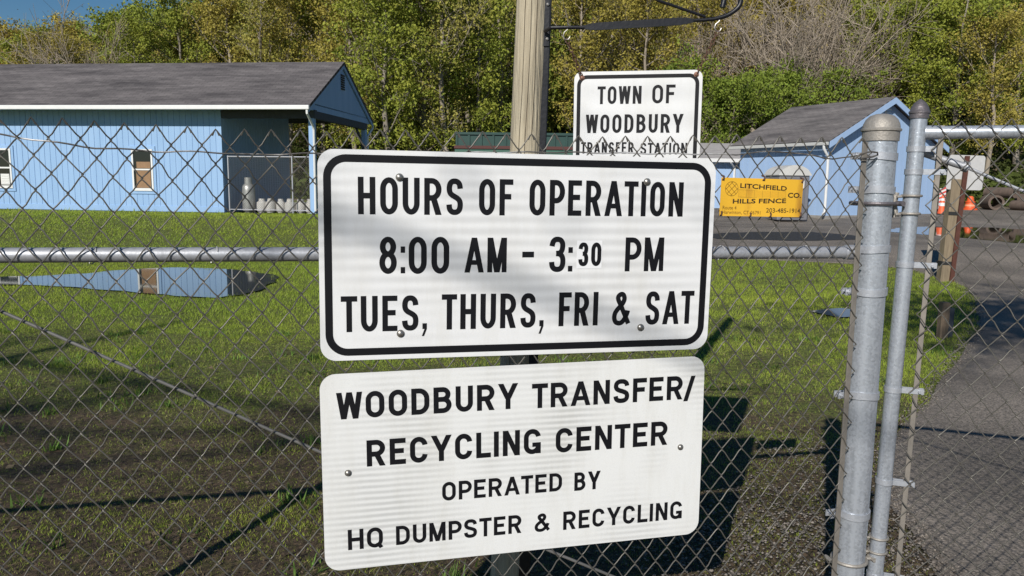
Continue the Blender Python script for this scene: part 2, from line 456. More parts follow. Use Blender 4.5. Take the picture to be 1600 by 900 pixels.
puddle('puddle', PL, .022, 'long puddle in the lawn mirroring the blue building')
P2 = wobble([(4.0, 10.3), (4.52, 10.6), (4.8, 10.38), (4.65, 10.0), (4.2, 9.8)], .05)
puddle('puddle', P2, .024, 'small puddle in the grass by the gate post')
P3 = wobble([(11.0, 22.6), (11.8, 20.6), (12.2, 18.6), (13.6, 18.4), (15.6, 20.4), (17, 23.2), (15.8, 25.6), (14.0, 25.9), (12.9, 25.4), (11.7, 24.0)], .15)
puddle('puddle', P3, .388, 'wide dark puddle across the asphalt')
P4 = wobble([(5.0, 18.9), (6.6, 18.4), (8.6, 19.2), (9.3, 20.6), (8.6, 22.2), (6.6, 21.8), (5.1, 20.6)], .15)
o = puddle('shade_patch', P4, .386, 'dark shade patch painted on the asphalt below the yellow plate')
o.data.materials.clear(); o.data.materials.append(mat('shaded asphalt', (.035, .033, .032), .75, 0, .3, 3))  # shadow band on the yard, painted as a flat dark sheet

# ------------------------------------------------------------------ buildings
def siding(name, base, dirt):
    m = bpy.data.materials.new(name); m.use_nodes = True
    nt = m.node_tree; b = nt.nodes['Principled BSDF']; b.inputs['Roughness'].default_value = .6
    tc = N(nt, 'TexCoord'); mp = N(nt, 'Mapping'); mp.inputs['Scale'].default_value = (2.5, 2.5, .35)
    nt.links.new(tc.outputs['Object'], mp.inputs[0])
    n1 = N(nt, 'TexNoise'); n1.inputs['Scale'].default_value = 1.4; n1.inputs['Detail'].default_value = 7
    nt.links.new(mp.outputs[0], n1.inputs['Vector'])
    r = N(nt, 'ValToRGB'); r.color_ramp.elements[0].position = .3; r.color_ramp.elements[0].color = (*dirt, 1)
    r.color_ramp.elements[1].position = .65; r.color_ramp.elements[1].color = (*base, 1)
    nt.links.new(n1.outputs['Fac'], r.inputs[0]); nt.links.new(r.outputs[0], b.inputs['Base Color'])
    return m
BLUE = siding('blue painted siding', (.295, .46, .70), (.255, .415, .65))
BLUE2 = siding('pale blue siding', (.36, .50, .725), (.325, .465, .685))
def shingles(name, c0, c1, scale=1.0):
    m = bpy.data.materials.new(name); m.use_nodes = True
    nt = m.node_tree; b = nt.nodes['Principled BSDF']; b.inputs['Roughness'].default_value = .95; b.inputs['Specular IOR Level'].default_value = .15
    tc = N(nt, 'TexCoord')
    br = N(nt, 'TexBrick'); br.inputs['Scale'].default_value = 1; br.inputs['Brick Width'].default_value = .30; br.inputs['Row Height'].default_value = .14
    br.inputs['Mortar Size'].default_value = .006; br.inputs['Color1'].default_value = (*c0, 1); br.inputs['Color2'].default_value = (*c1, 1)
    br.inputs['Mortar'].default_value = (*[c * .55 for c in c1], 1)
    uv = N(nt, 'UVMap'); nt.links.new(uv.outputs[0], br.inputs['Vector'])
    mp = N(nt, 'Mapping'); mp.inputs['Scale'].default_value = (.22, 1.2, 1)
    nt.links.new(uv.outputs[0], mp.inputs[0])
    n1 = N(nt, 'TexNoise'); n1.inputs['Scale'].default_value = 1.6; n1.inputs['Detail'].default_value = 8; n1.inputs['Roughness'].default_value = .7
    nt.links.new(mp.outputs[0], n1.inputs['Vector'])
    r = N(nt, 'ValToRGB'); r.color_ramp.elements[0].position = .34; r.color_ramp.elements[0].color = (.46, .45, .46, 1)
    r.color_ramp.elements[1].position = .68; r.color_ramp.elements[1].color = (1.25, 1.2, 1.18, 1)
    nt.links.new(n1.outputs['Fac'], r.inputs[0])
    mx = N(nt, 'MixRGB'); mx.blend_type = 'MULTIPLY'; mx.inputs[0].default_value = 1
    nt.links.new(br.outputs['Color'], mx.inputs[1]); nt.links.new(r.outputs[0], mx.inputs[2]); nt.links.new(mx.outputs[0], b.inputs['Base Color'])
    return m
SHING = shingles('brown grey shingles', (.180, .170, .170), (.138, .130, .132))
SHING2 = shingles('grey shingles', (.22, .21, .205), (.18, .17, .168))
ROOFM = mat('pale metal roofing', (.50, .47, .45), .6, .1, .3, 3, stretch=(1, 1, 4))

Z3 = Vector((0, 0, 1))
class Frame:
    """local building frame: a along the front, b to the back, z up"""
    def __init__(s, o, A, B): s.o = Vector(o); s.A = Vector(A); s.B = Vector(B); s.ax = (s.A, s.B, Z3)
    def p(s, a, b, z): return s.o + s.A * a + s.B * b + Z3 * z
    def box(s, mb, a0, a1, b0, b1, z0, z1): mb.box(s.p((a0 + a1) / 2, (b0 + b1) / 2, (z0 + z1) / 2), (abs(a1 - a0), abs(b1 - b0), abs(z1 - z0)), s.ax)

def board_wall(F, along, t0, t1, at, z0, z1, out, pitch=.203, gw=.014, gd=.012, ztop=None):
    """vertical board siding with real grooves. along 'a' or 'b'; `out` is the sign of the outward normal on the other axis.
    ztop: function of t giving the top edge."""
    prof = []; t = t0
    while t < t1 - 1e-6:
        e = min(t + pitch, t1)
        prof += [(t, 0), (e - gw, 0), (e - gw, -gd), (e, -gd)] if e - t > 2 * gw else [(t, 0), (e, 0)]
        t = e
    mb = MB(); vs = []
    for t, d in prof:
        for z in (z0, ztop(t) if ztop else z1):
            q = at + out * d
            vs.append(F.p(t, q, z) if along == 'a' else F.p(q, t, z))
    n = len(prof); fs = [(2 * i, 2 * i + 2, 2 * i + 3, 2 * i + 1) for i in range(n - 1)]
    # back skin gives the wall its thickness
    for t in (t0, t1):
        for z in (z0, ztop(t) if ztop else z1):
            q = at - out * .14
            vs.append(F.p(t, q, z) if along == 'a' else F.p(q, t, z))
    k = 2 * n
    fs += [(k, k + 2, k + 3, k + 1), (0, 1, k + 1, k), (2 * n - 2, k + 2, k + 3, 2 * n - 1)]
    mb.add(vs, fs)
    return mb

def roof_slab(name, F, pts, thick, m, parent):
    """pts: 4 corners (a,b,z) eave0, eave1, ridge1, ridge0 ; with uv in metres"""
    P = [F.p(*q) for q in pts]
    nrm = (P[1] - P[0]).cross(P[3] - P[0]).normalized()
    if nrm.z < 0: nrm = -nrm
    Q = [p - nrm * thick for p in P]
    me = bpy.data.meshes.new(name)
    me.from_pydata(P + Q, [], [(0, 1, 2, 3), (7, 6, 5, 4), (0, 4, 5, 1), (1, 5, 6, 2), (2, 6, 7, 3), (3, 7, 4, 0)])
    uvl = me.uv_layers.new(name='UVMap')
    L = (P[1] - P[0]).length; S = (P[3] - P[0]).length
    c = {0: (0, 0), 1: (L, 0), 2: (L, S), 3: (0, S), 4: (0, 0), 5: (L, 0), 6: (L, S), 7: (0, S)}
    for lp in me.loops: uvl.data[lp.index].uv = c[lp.vertex_index]
    me.materials.append(m)
    o = bpy.data.objects.new(name, me); COL.objects.link(o)
    o.parent = parent; o.matrix_parent_inverse = Matrix.Translation(parent.location).inverted()
    return o

def louvre(mb, F, along, c, at, z0, z1, w, out, n=6):
    for k in range(n):
        z = z0 + (z1 - z0) * (k + .5) / n; h = (z1 - z0) / n
        if along == 'a': F.box(mb, c - w / 2, c + w / 2, at, at + out * .03, z - h * .3, z + h * .3)
        else: F.box(mb, at, at + out * .03, c - w / 2, c + w / 2, z - h * .3, z + h * .3)

# ---- long blue building on the left
A7 = R(7)
LB = Frame((-6.34, 24.5, 0), (-math.cos(A7), math.sin(A7), 0), (math.sin(A7), math.cos(A7), 0))
FZ = .60
lb = thing('blue_building', LB.p(9, 3, FZ), 'long light blue wooden building with grey shingle roof and open porch end', 'building')
LEN = 24.0
EZ = 4.00; RZZ = 5.79; DEP = 6.6
mb = MB(); LB.box(mb, -.05, LEN, .42, 6.3, FZ - .5, FZ); mb.build('floor_slab', CONC, lb)
SK = .18
board_wall(LB, 'a', 3.24, LEN, .6, FZ + SK, EZ + .05, -1).build('wall', BLUE, lb, recalc=True)
mb = MB(); LB.box(mb, 3.235, LEN, .585, .70, FZ, FZ + SK); mb.build('skirt_board', BLUE, lb)
board_wall(LB, 'b', .745, 6.0, 3.24, FZ, EZ + .3, -1).build('end_wall', BLUE, lb)
mb = MB(); LB.box(mb, 3.4, LEN, 5.9, 6.0, FZ, EZ + .05); mb.build('back_wall', BLUE, lb)
mb = MB(); LB.box(mb, .1, LEN, .55, 6.1, EZ + .06, EZ + .10); mb.build('soffit', DARKW, lb)
roof_slab('roof', LB, [(0, -.02, EZ), (LEN, -.02, EZ), (LEN, DEP / 2, RZZ), (0, DEP / 2, RZZ)], .09, SHING, lb)
roof_slab('roof', LB, [(LEN, DEP + .02, EZ), (0, DEP + .02, EZ), (0, DEP / 2 + .002, RZZ), (LEN, DEP / 2 + .002, RZZ)], .09, SHING, lb)
mb = MB(); LB.box(mb, -.02, LEN, -.14, -.025, EZ - .15, EZ - .015); bevel(mb.build('gutter', WHITE_TRIM, lb), .02)
# gable panel at the right end, in its own shade
mb = MB(); g0 = [(.08, EZ - .12), (DEP - .08, EZ - .12), (DEP / 2, RZZ - .12)]
mb.prism(g0, LB.p(.10, 0, 0), LB.B, Z3, 0, .08, LB.A); gp = mb.build('gable', BLUE, lb)
for s in (0, 1):
    mb = MB(); b0, b1 = (-.02, DEP / 2) if s == 0 else (DEP + .02, DEP / 2)
    q = [(b0, EZ - .22), (b1, RZZ - .22), (b1, RZZ - .09), (b0, EZ - .09)]
    mb.prism(q, LB.p(.02, 0, 0), LB.B, Z3, 0, .05, LB.A)
    mb.build('rake_board', BLUE, lb)
mb = MB(); louvre(mb, LB, 'b', DEP / 2 + .02, .09, 4.82, 5.36, .34, -1, 7); mb.build('gable_vent', HUBM, lb)
mb = MB(); LB.box(mb, .05, 3.2, .56, .74, EZ - .36, EZ - .1); mb.build('porch_beam', DARKW, lb)
mb = MB(); LB.box(mb, .1, .26, .76, 6.1, EZ - .36, EZ - .125); mb.build('porch_beam', DARKW, lb)
for b0 in (.56, 5.9):
    mb = MB(); LB.box(mb, .10, .28, b0, b0 + .18, FZ, EZ - .36); bevel(mb.build('porch_post', BLUE, lb), .008)
mb = MB(); mb.tube([LB.p(.2, 5.9, EZ - 1.1), LB.p(.2, 5.1, EZ - .36)], .05, 4); mb.build('post_brace', DARKW, lb)
mb = MB()
mb.tube([LB.p(.06, -.08, EZ - .14), LB.p(.06, -.08, EZ - .26), LB.p(.08, .45, EZ - .62), LB.p(.08, .50, EZ - .75), LB.p(.08, .50, FZ + .1)], .04, 8)
mb.build('downspout', WHITE_TRIM, lb, smooth=True)
mb = MB()
mb.tube([LB.p(.06, DEP + .08, EZ - .14), LB.p(.06, DEP + .08, EZ - .26), LB.p(.12, 6.2, EZ - .6), LB.p(.12, 6.2, FZ + .1)], .04, 8)
mb.build('downspout', WHITE_TRIM, lb, smooth=True)
def window(F, parent, a, z0, z1, w, b, board=None):
    mb = MB(); fw = .06
    F.box(mb, a - w / 2, a - w / 2 + fw, b - .05, b + .0, z0, z1); F.box(mb, a + w / 2 - fw, a + w / 2, b - .05, b, z0, z1)
    F.box(mb, a - w / 2 + fw, a + w / 2 - fw, b - .05, b, z1 - fw, z1); F.box(mb, a - w / 2 + fw, a + w / 2 - fw, b - .06, b, z0, z0 + .09)
    zm = (z0 + z1) / 2 + .02; F.box(mb, a - w / 2 + fw, a + w / 2 - fw, b - .045, b, zm - .025, zm + .025)
    wf = mb.build('window', WHITE_TRIM, parent)
    mb = MB(); F.box(mb, a - w / 2 - .09, a - w / 2 - .003, b - .03, b, z0 - .1, z1 + .1); F.box(mb, a + w / 2 + .003, a + w / 2 + .09, b - .03, b, z0 - .1, z1 + .1)
    F.box(mb, a - w / 2 - .003, a + w / 2 + .003, b - .03, b, z1 + .003, z1 + .1); F.box(mb, a - w / 2 - .003, a + w / 2 + .003, b - .03, b, z0 - .1, z0 - .003)
    mb.build('casing', BLUE, wf)
    mb = MB(); F.box(mb, a - w / 2 + fw, a + w / 2 - fw, b - .02, b - .014, z0 + .09, zm - .025); F.box(mb, a - w / 2 + fw, a + w / 2 - fw, b - .02, b - .014, zm + .025, z1 - fw)
    o = mb.build('pane', GLASS, wf)
    if board:
        mb = MB()
        for (f0, f1, y0, y1) in board: F.box(mb, a - w / 2 + fw + (w - 2 * fw) * f0, a - w / 2 + fw + (w - 2 * fw) * f1, b - .028, b - .022, z0 + (z1 - z0) * y0, z0 + (z1 - z0) * y1)
        o = mb.build('cardboard', CARD, wf)
    return wf
window(LB, lb, 6.02, 1.27, 2.63, .74, .60, [(.06, .88, .075, .50), (.06, .84, .545, .70)])
wl = window(LB, lb, 11.15, 1.30, 2.63, .80, .60, None)
mb = MB(); LB.box(mb, 10.86, 11.18, .568, .578, 1.42, 1.78)
for k in range(4): LB.box(mb, 10.89, 11.15, .560, .566, 1.46 + .08 * k, 1.49 + .08 * k)
mb.build('panel', WHITE_P, wl)
def bottle(name, loc, r, h, m, label, group):
    o = thing(name, loc, label, 'gas cylinder', group)
    mb = MB(); x, y, z = loc
    mb.lathe([(r * .7, 0), (r * .72, .03), (r * .95, .05), (r, .1), (r, h * .62), (r * .93, h * .75), (r * .6, h * .82), (.03, h * .84), (.03, h * .88)], 14, loc)
    mb.build('tank_body', m, o, smooth=True)
    mb = MB()
    mb.lathe([(r * .55, h * .80), (r * .58, h * .80), (r * .58, h), (r * .55, h)], 14, loc); mb.build('collar', m, o, smooth=True)
    mb = MB(); mb.lathe([(.03, h * .88), (.03, h * .97), (.045, h * .97), (.045, h * 1.0), (.01, h * 1.0)], 8, loc); mb.build('valve', ZINC, o)
    return o
TANKM = mat('white tank paint', (.66, .64, .60), .5, 0, .25, 6)
TANKG = mat('galvanised tank', (.52, .52, .50), .45, .5, .3, 8)
bottle('propane_cylinder', LB.p(2.62, 1.1, FZ), .21, 1.15, TANKG, 'tall grey gas cylinder standing at the left of the porch cage', None)
pr = [(.45, 1.0), (.80, 1.06), (1.14, .98), (1.48, 1.04), (1.82, .99), (2.14, 1.05), (2.36, 1.45), (.62, 1.42), (.98, 1.45), (1.32, 1.42), (1.66, 1.46), (2.0, 1.43)]
for k, (a_, b_) in enumerate(pr):
    bottle('propane_tank', LB.p(a_, b_, FZ), .155 + .01 * (k % 3), .44 + .02 * (k % 2), TANKM, 'small white propane tank standing in the row inside the porch cage', 'small propane tanks in the porch cage')
# porch cage: low chain link screen
cage = thing('porch_cage', LB.p(1.7, .7, FZ), 'small chain link cage screening the gas tanks on the porch', 'fence')
mb = MB()
cz = FZ + 1.82
mb.tube([LB.p(.3, .7, cz), LB.p(3.12, .7, cz)], .022, 6); mb.tube([LB.p(.3, .7, FZ + .1), LB.p(3.12, .7, FZ + .1)], .018, 6)
for a_ in (.32, .92, 3.1): mb.tube([LB.p(a_, .7, FZ), LB.p(a_, .7, cz + .03)], .026, 6)
mb.build('frame', GALV_D, cage)
mb = MB(); st = .075
k = -26
while k < 60:
    for sgn in (1, -1):
        x0 = .3 + k * st if sgn > 0 else .3 + k * st
        pts = []
        t0, t1 = 0, 1.72
        xa = x0; xb = x0 + 1.72
        lo, hi = max(xa, .3), min(xb, 3.1)
        if lo < hi:
            za = FZ + .1 + (lo - xa); zb = FZ + .1 + (hi - xa)
            if sgn < 0: za, zb = FZ + .1 + 1.72 - (lo - xa), FZ + .1 + 1.72 - (hi - xa)
            mb.tube([LB.p(lo, .69 + .004 * sgn, za), LB.p(hi, .69 + .004 * sgn, zb)], .0026, 3, cap=False)
    k += 1
mb.build('wire_mesh', WIRE, cage)
# brown cabinet behind the porch
cb = thing('metal_cabinet', LB.p(1.15, 7.6, FZ), 'brown upright metal cabinet standing behind the porch', 'cabinet')
mb = MB(); LB.box(mb, .9, 1.4, 7.4, 7.9, FZ, FZ + 1.75); bevel(mb.build('case', mat('brown enamel', (.16, .085, .06), .6, 0, .3, 5), cb), .02)
mb = MB(); LB.box(mb, .88, 1.42, 7.38, 7.92, FZ + 1.755, FZ + 1.95); bevel(mb.build('top', WHITE_P, cb), .02)
mb = MB(); LB.box(mb, .95, 1.35, 7.375, 7.398, FZ + .5, FZ + .53); mb.build('handle', HUBM, cb)

# ---- pale blue gabled building on the right
GD = Vector((.891, .454, 0)); SD = Vector((-.454, .891, 0))
RB = Frame((11.5, 28.7, 0), GD, SD)
rb = thing('gabled_shed', RB.p(3, 2, FZ), 'pale blue gabled shed with grey shingle roof beside the asphalt yard', 'building')
AP = 3.07; APZ = 5.06; SLP = .52; DB = 4.5
def rz(t): return APZ - .10 - SLP * abs(t - AP)
mb = MB(); RB.box(mb, -.05, 6.1, -.05, DB + .05, FZ - .4, FZ); mb.build('floor_slab', CONC, rb)
board_wall(RB, 'a', 0, 6.12, 0, FZ, 0, -1, pitch=.3, ztop=lambda t: rz(t) - .04).build('gable_wall', BLUE2, rb)
board_wall(RB, 'b', .145, DB, 0, FZ, rz(0) - .02, -1, pitch=.3).build('side_wall', BLUE2, rb)
board_wall(RB, 'b', .145, DB, 6.12, FZ, rz(6.12) - .02, 1, pitch=.3).build('side_wall', BLUE2, rb)
mb = MB(); mb.prism([(0.15, FZ), (5.97, FZ), (5.97, rz(5.97) - .05), (AP, APZ - .2), (.15, rz(.15) - .05)], RB.p(0, DB, 0), GD, Z3, .0, .1, SD); mb.build('back_wall', BLUE2, rb)
e0, e1 = -.3, 6.44
roof_slab('roof', RB, [(e0, -.3, rz(e0) + .1), (e0, DB + .3, rz(e0) + .1), (AP, DB + .3, APZ), (AP, -.3, APZ)], .08, SHING2, rb)
roof_slab('roof', RB, [(e1, DB + .3, rz(e1) + .1), (e1, -.3, rz(e1) + .1), (AP + .002, -.3, APZ), (AP + .002, DB + .3, APZ)], .08, SHING2, rb)
for s in (0, 1):
    mb = MB(); t0_, t1_ = (e0 + .01, AP - .002) if s == 0 else (e1 - .01, AP + .002)
    q = [(t0_, rz(t0_) - .16), (t1_, rz(t1_) - .16), (t1_, rz(t1_) + .06), (t0_, rz(t0_) + .06)]
    mb.prism(q, RB.p(0, -.335, 0), GD, Z3, 0, .032, SD)
    mb.build('rake_board', BLUE2, rb)
mb = MB(); mb.box(RB.p(AP, -.02, 4.45), (.34, .02, .34), RB.ax); 
vt = mb.build('gable_vent', WHITE_TRIM, rb)
mb = MB(); louvre(mb, RB, 'a', AP, -.034, 4.32, 4.58, .26, -1, 3); o = mb.build('louvre', BLUE, vt)
mb = MB(); RB.box(mb, e0 - .12, e0 - .01, -.3, DB + .3, rz(e0) - .06, rz(e0) + .06); bevel(mb.build('gutter', mat('grey gutter', (.5, .5, .48), .5), rb), .015)
mb = MB(); mb.tube([RB.p(e0 - .06, -.12, rz(e0) - .06), RB.p(e0 - .06, -.12, rz(e0) - .16), RB.p(-.06, -.08, rz(e0) - .48), RB.p(-.06, -.08, FZ + .16), RB.p(-.25, -.18, FZ + .06)], .05, 8)
mb.build('downspout', WHITE_TRIM, rb, smooth=True)
# low wing behind it
WG = Frame((6.9, 35.6, 0), (1, .06, 0), (-.06, 1, 0))
wg = thing('low_annex', WG.p(2, 1.5, FZ), 'low blue annex with pale metal roof left of the gabled shed', 'building')
board_wall(WG, 'a', 2.2, 4.9, 0, FZ, 2.72, -1, pitch=.3).build('wall', BLUE2, wg)
mb = MB(); WG.box(mb, -1.2, 4.9, 2.9, 3.0, FZ, 3.4); mb.build('back_wall', BLUE2, wg)
for a_ in (-1.1, .6): mb = MB(); WG.box(mb, a_, a_ + .16, .02, .18, FZ, 2.72); mb.build('porch_post', BLUE2, wg)
roof_slab('roof', WG, [(-1.5, -.35, 2.86), (4.4, -.35, 2.86), (4.4, 3.1, 3.72), (-1.5, 3.1, 3.72)], .05, ROOFM, wg)
mb = MB(); WG.box(mb, -1.5, 4.4, -.42, -.36, 2.70, 2.86); mb.build('fascia', WHITE_TRIM, wg)
mb = MB(); mb.tube([WG.p(2.9, -.38, 2.7), WG.p(3.2, -.06, 2.45), WG.p(3.2, -.06, FZ)], .05, 6); mb.build('downspout', WHITE_TRIM, wg)
mb = MB(); WG.box(mb, 3.5, 3.9, -.32, -.02, 2.2, 2.5); bevel(mb.build('flood_light', HUBM, wg), .03)

# portable toilet in front of the shed's side wall
ptx, pty = 9.98, 28.45; ptz = hgt1(ptx, pty) + .03
PT = Frame((ptx, pty, 0), (math.cos(R(8)), math.sin(R(8)), 0), (-math.sin(R(8)), math.cos(R(8)), 0))
pt = thing('portable_toilet', (ptx, pty, ptz), 'grey portable toilet with pale domed roof by the shed wall', 'portable toilet')
GREYP = mat('grey plastic', (.20, .20, .22), .5, 0, .15, 4)
mb = MB(); PT.box(mb, -.58, .58, -.55, .55, ptz, ptz + 1.62); bevel(mb.build('cabin', GREYP, pt), .04)
mb = MB(); PT.box(mb, -.42, .42, -.58, -.553, ptz + .1, ptz + 1.5)
dr = bevel(mb.build('door', mat('grey door plastic', (.17, .17, .19), .5, 0, .15, 4), pt), .02)
mb = MB(); PT.box(mb, .10, .36, -.592, -.583, ptz + 1.12, ptz + 1.42); o = mb.build('notice', WHITE_P, dr)
mb = MB(); prof = [(-.62 + 1.24 * k / 10, 1.63 + .34 * math.sin(PI * k / 10) ** .6) for k in range(11)]
mb.prism(prof + [(.62, 1.6), (-.62, 1.6)], PT.p(0, 0, ptz), PT.A, Z3, -.6, .6, PT.B); mb.build('domed_roof', mat('translucent white plastic', (.62, .61, .58), .45, 0, .2, 3), pt)

# green container far behind the pole
GC = Frame((-2.9, 38.6, 0), (1, 0, 0), (0, 1, 0))
gcn = thing('waste_container', (0, 38.6, .6), 'dark green ribbed steel container in the yard behind the pole', 'container')
GR1 = mat('dark green paint', (.020, .065, .055), .5, 0, .3, 3); GR_LIT = mat('green paint', (.06, .15, .11), .5, 0, .3, 3)  # body green is lightened: stronger light on the lower plane put into the colour
mb = MB(); GC.box(mb, 0, 6.2, 0, 2.4, .62, 3.30); mb.build('body', GR_LIT, gcn)
mb = MB(); GC.box(mb, -.03, 6.23, -.06, 2.43, 3.302, 3.45); mb.build('band', mat('red brown primer', (.09, .03, .025), .7), gcn)
mb = MB(); GC.box(mb, .05, 6.15, 0, 2.35, 3.452, 4.08)
for k in range(11): GC.box(mb, .05 + k * .6, .15 + k * .6, -.05, -.002, 3.452, 4.06)
GC.box(mb, 0, 6.2, -.08, -.052, 3.98, 4.10); mb.build('sideboard', GR1, gcn)
for a_ in (.5, 5.5): mb = MB(); GC.box(mb, a_, a_ + .2, -.2, 2.2, .6, .618); mb.build('skid', RUST, gcn)

# ------------------------------------------------------------------ fence line frame
YAW = 0.2266
TD = Vector((math.cos(YAW), math.sin(YAW), 0)); ND = Vector((-math.sin(YAW), math.cos(YAW), 0))   # along the fence, away from the camera
FO = Vector((0, 2.3195, CAM_H))
def fp(s, z, off=0.0): return FO + TD * s + ND * off + Z3 * z          # z relative to the camera's height

def chain_mesh(P, s0, ncol, top, bot, pitch=.03725, step=.0465, r=.00205, dmp=.0026, peak=True, seed=0):
    """P(s,z,off) -> point. columns of woven zig-zag wire; returns an MB"""
    rn = random.Random(seed); mb = MB()
    jit = {}
    def node(c, j):
        if (c, j) not in jit: jit[(c, j)] = (rn.gauss(0, .0016) + .004 * math.sin(j * .31 + c * .11 + seed), rn.gauss(0, .0017) + .004 * math.sin(c * .23 + j * .17))
        return jit[(c, j)]
    for k in range(ncol):
        pts = []
        j = 0
        ztop = top(s0 + k * pitch)
        nj = int((ztop - bot) / step)
        first = True
        for j in range(nj + 1):
            left = (j % 2) == (k % 2)
            c = k if left else k + 1
            dx, dz = node(c, j)
            tz = top(s0 + c * pitch)
            fade = max(0, 1 - j / 12.)
            z = ztop + (tz - ztop) * fade - j * step + dz
            x = s0 + c * pitch + dx
            sg = -1 if left else 1            # overshoot past the column so that neighbours hook
            inw = -sg
            d_in = dmp if left else -dmp
            if j == 0:
                pts.append(P(x + sg * .009, z - .014, dmp * .5)); pts.append(P(x + sg * .004, z - .002, 0))
                pts.append(P(x, z + .0035, 0)); pts.append(P(x + inw * .006, z - .004, -d_in))
            else:
                pts.append(P(x + inw * .009, z + .0105, d_in)); pts.append(P(x + inw * .0012, z + .0032, d_in * .8))
                pts.append(P(x + sg * .0022, z, 0)); pts.append(P(x + inw * .0012, z - .0032, -d_in * .8)); pts.append(P(x + inw * .009, z - .0105, -d_in))
        mb.tube(pts, r, 5, cap=True)
    return mb

# ---- the chain link fence
fence = thing('chain_link_fence', fp(0, -CAM_H, .02), 'grey chain link fence with rail carrying the white notices', 'fence')
TOPX = [-3.5, -1.28, -1.13, -.98, -.84, -.69, -.54, .2, .63, .77, .91, 1.05, 1.2]
TOPZ = [.15, .145, .141, .139, .136, .135, .134, .140, .147, .147, .146, .152, .158]
def ftop(s): return float(np.interp(s, TOPX, TOPZ))
s0 = -1.2837 - .0745 * 30
ncol = int(round((1.197 - s0) / .03725))
chain_mesh(lambda s, z, o: fp(s, z, .008 + o), s0, ncol, ftop, -1.66).build('wire_mesh', WIRE, fence, smooth=True, recalc=False)
mb = MB(); pts = []
TW = [(-3.6, .11), (-2.6, .10), (-1.9, .11), (-1.384, .110), (-1.27, .094), (-1.15, .078), (-.97, .070), (-.85, .072), (-.75, .066), (-.6, .072), (-.4, .074), (-.1, .085), (.12, .090), (.4, .092), (.6, .094), (.72, .094), (.80, .103), (.9, .108), (1.0, .096), (1.08, .088), (1.15, .094), (1.2, .108)]
for q in range(160):
    s = -3.5 + 4.7 * q / 159; z = float(np.interp(s, [a for a, _ in TW], [b for _, b in TW]))
    pts.append(fp(s, z + .002 * math.sin(s * 40), .011 + .004 * math.sin(s * 42)))
mb.tube(pts, .0024, 6); mb.build('tension_wire', WIRE_T, fence, smooth=True)
mb = MB(); mb.tube([fp(-4.3, -.192, .036), fp(-1.0, -.2105, .036), fp(0, -.2165, .036), fp(1.20, -.224, .036)], .0205, 18)
mb.tube([fp(1.165, -.2238, .036), fp(1.21, -.224, .036)], .0245, 18)
mb.build('brace_rail', GALV_D, fence, smooth=True)
mb = MB(); mb.tube([fp(-1.95, -.05, .020), fp(-1.385, -.359, .020), fp(-.575, -.802, .020), fp(.15, -1.19, .020), fp(.62, -1.43, .020), fp(1.2, -1.66, .022)], .0048, 8)
mb.build('truss_rod', mat('dull rod zinc', (.20, .195, .185), .6, .3, .35, 12), fence, smooth=True)
# wire ties
for s in np.arange(-3.33, 1.15, .31):
    mb = MB(); c = fp(s, -.203 - .0055 * (s + 2.6), .036)
    mb.tube([c + (ND * math.cos(a) + Z3 * math.sin(a)) * .0235 + TD * .004 * a for a in np.linspace(-2.2, 2.6, 14)], .0016, 5)
    mb.build('wire_tie', WIRE_T, fence)
# terminal post
pc = fp(1.283, 0, .05)
def px(z): return Vector((pc.x, pc.y, z + CAM_H))
pr_ = .0535
mb = MB(); mb.lathe([(pr_, -CAM_H), (pr_, .172)], 36, (pc.x, pc.y, CAM_H)); tp = mb.build('terminal_post', GALV, fence, smooth=True)
PINV = Matrix.Translation(fence.location).inverted()
mb = MB()
mb.lathe([(.0545, .150), (.0585, .151), (.0590, .182), (.0635, .184), (.0640, .190), (.0595, .193), (.0570, .207), (.0500, .222), (.0380, .234), (.0200, .2405), (.004, .242)], 36, (pc.x, pc.y, CAM_H))
o = mb.build('post_cap', CAST, tp, smooth=True)
for z in (.10, -.012, -.212, -.36, -.725, -1.165):
    mb = MB()
    # flat band round the post, its two lugs pinching the tension bar
    h = .0125; rr = pr_ + .0048
    n = 40; vs = []; fs = []
    a0 = math.atan2(-TD.y, -TD.x)
    for k in range(n + 1):
        a = a0 + .22 + (2 * PI - .44) * k / n
        tl = .0025 * math.sin(k * .3 + z * 9)
        for rad in (pr_ + .0004, rr):
            for zz in (-h, h): vs.append(Vector((pc.x + rad * math.cos(a), pc.y + rad * math.sin(a), CAM_H + z + zz + tl)))
    for k in range(n):
        b0 = 4 * k; b1 = b0 + 4
        fs += [(b0 + 2, b1 + 2, b1 + 3, b0 + 3), (b0 + 1, b0 + 3, b1 + 3, b1 + 1), (b0, b1, b1 + 2, b0 + 2)]
    mb.add(vs, fs)
    for sg in (-1, 1):
        c = Vector((pc.x, pc.y, CAM_H + z)) - TD * (pr_ + .022) + ND * (sg * .0115 - .0)
        mb.box(c, (.052, .0035, .023), (TD, ND, Z3))
    c = Vector((pc.x, pc.y, CAM_H + z)) - TD * (pr_ + .036)
    mb.tube([c - ND * .026, c + ND * .020], .0045, 8); mb.tube([c - ND * .020, c - ND * .014], .0085, 6)
    mb.build('tension_band', GALV_B, tp, smooth=True)
def ring(mb, c, r, t, lug=None, n=28, tilt=0):
    pts = [c + Vector((math.cos(a) * r, math.sin(a) * r, tilt * math.sin(a))) for a in np.linspace(0, 2 * PI, n, endpoint=False)]
    mb.tube(pts, t, 8, closed=True)
    if lug is not None: mb.tube([c + lug.normalized() * r * .98, c + lug], t * 1.05, 8)
gp_dir = Vector((.998, .06, 0))
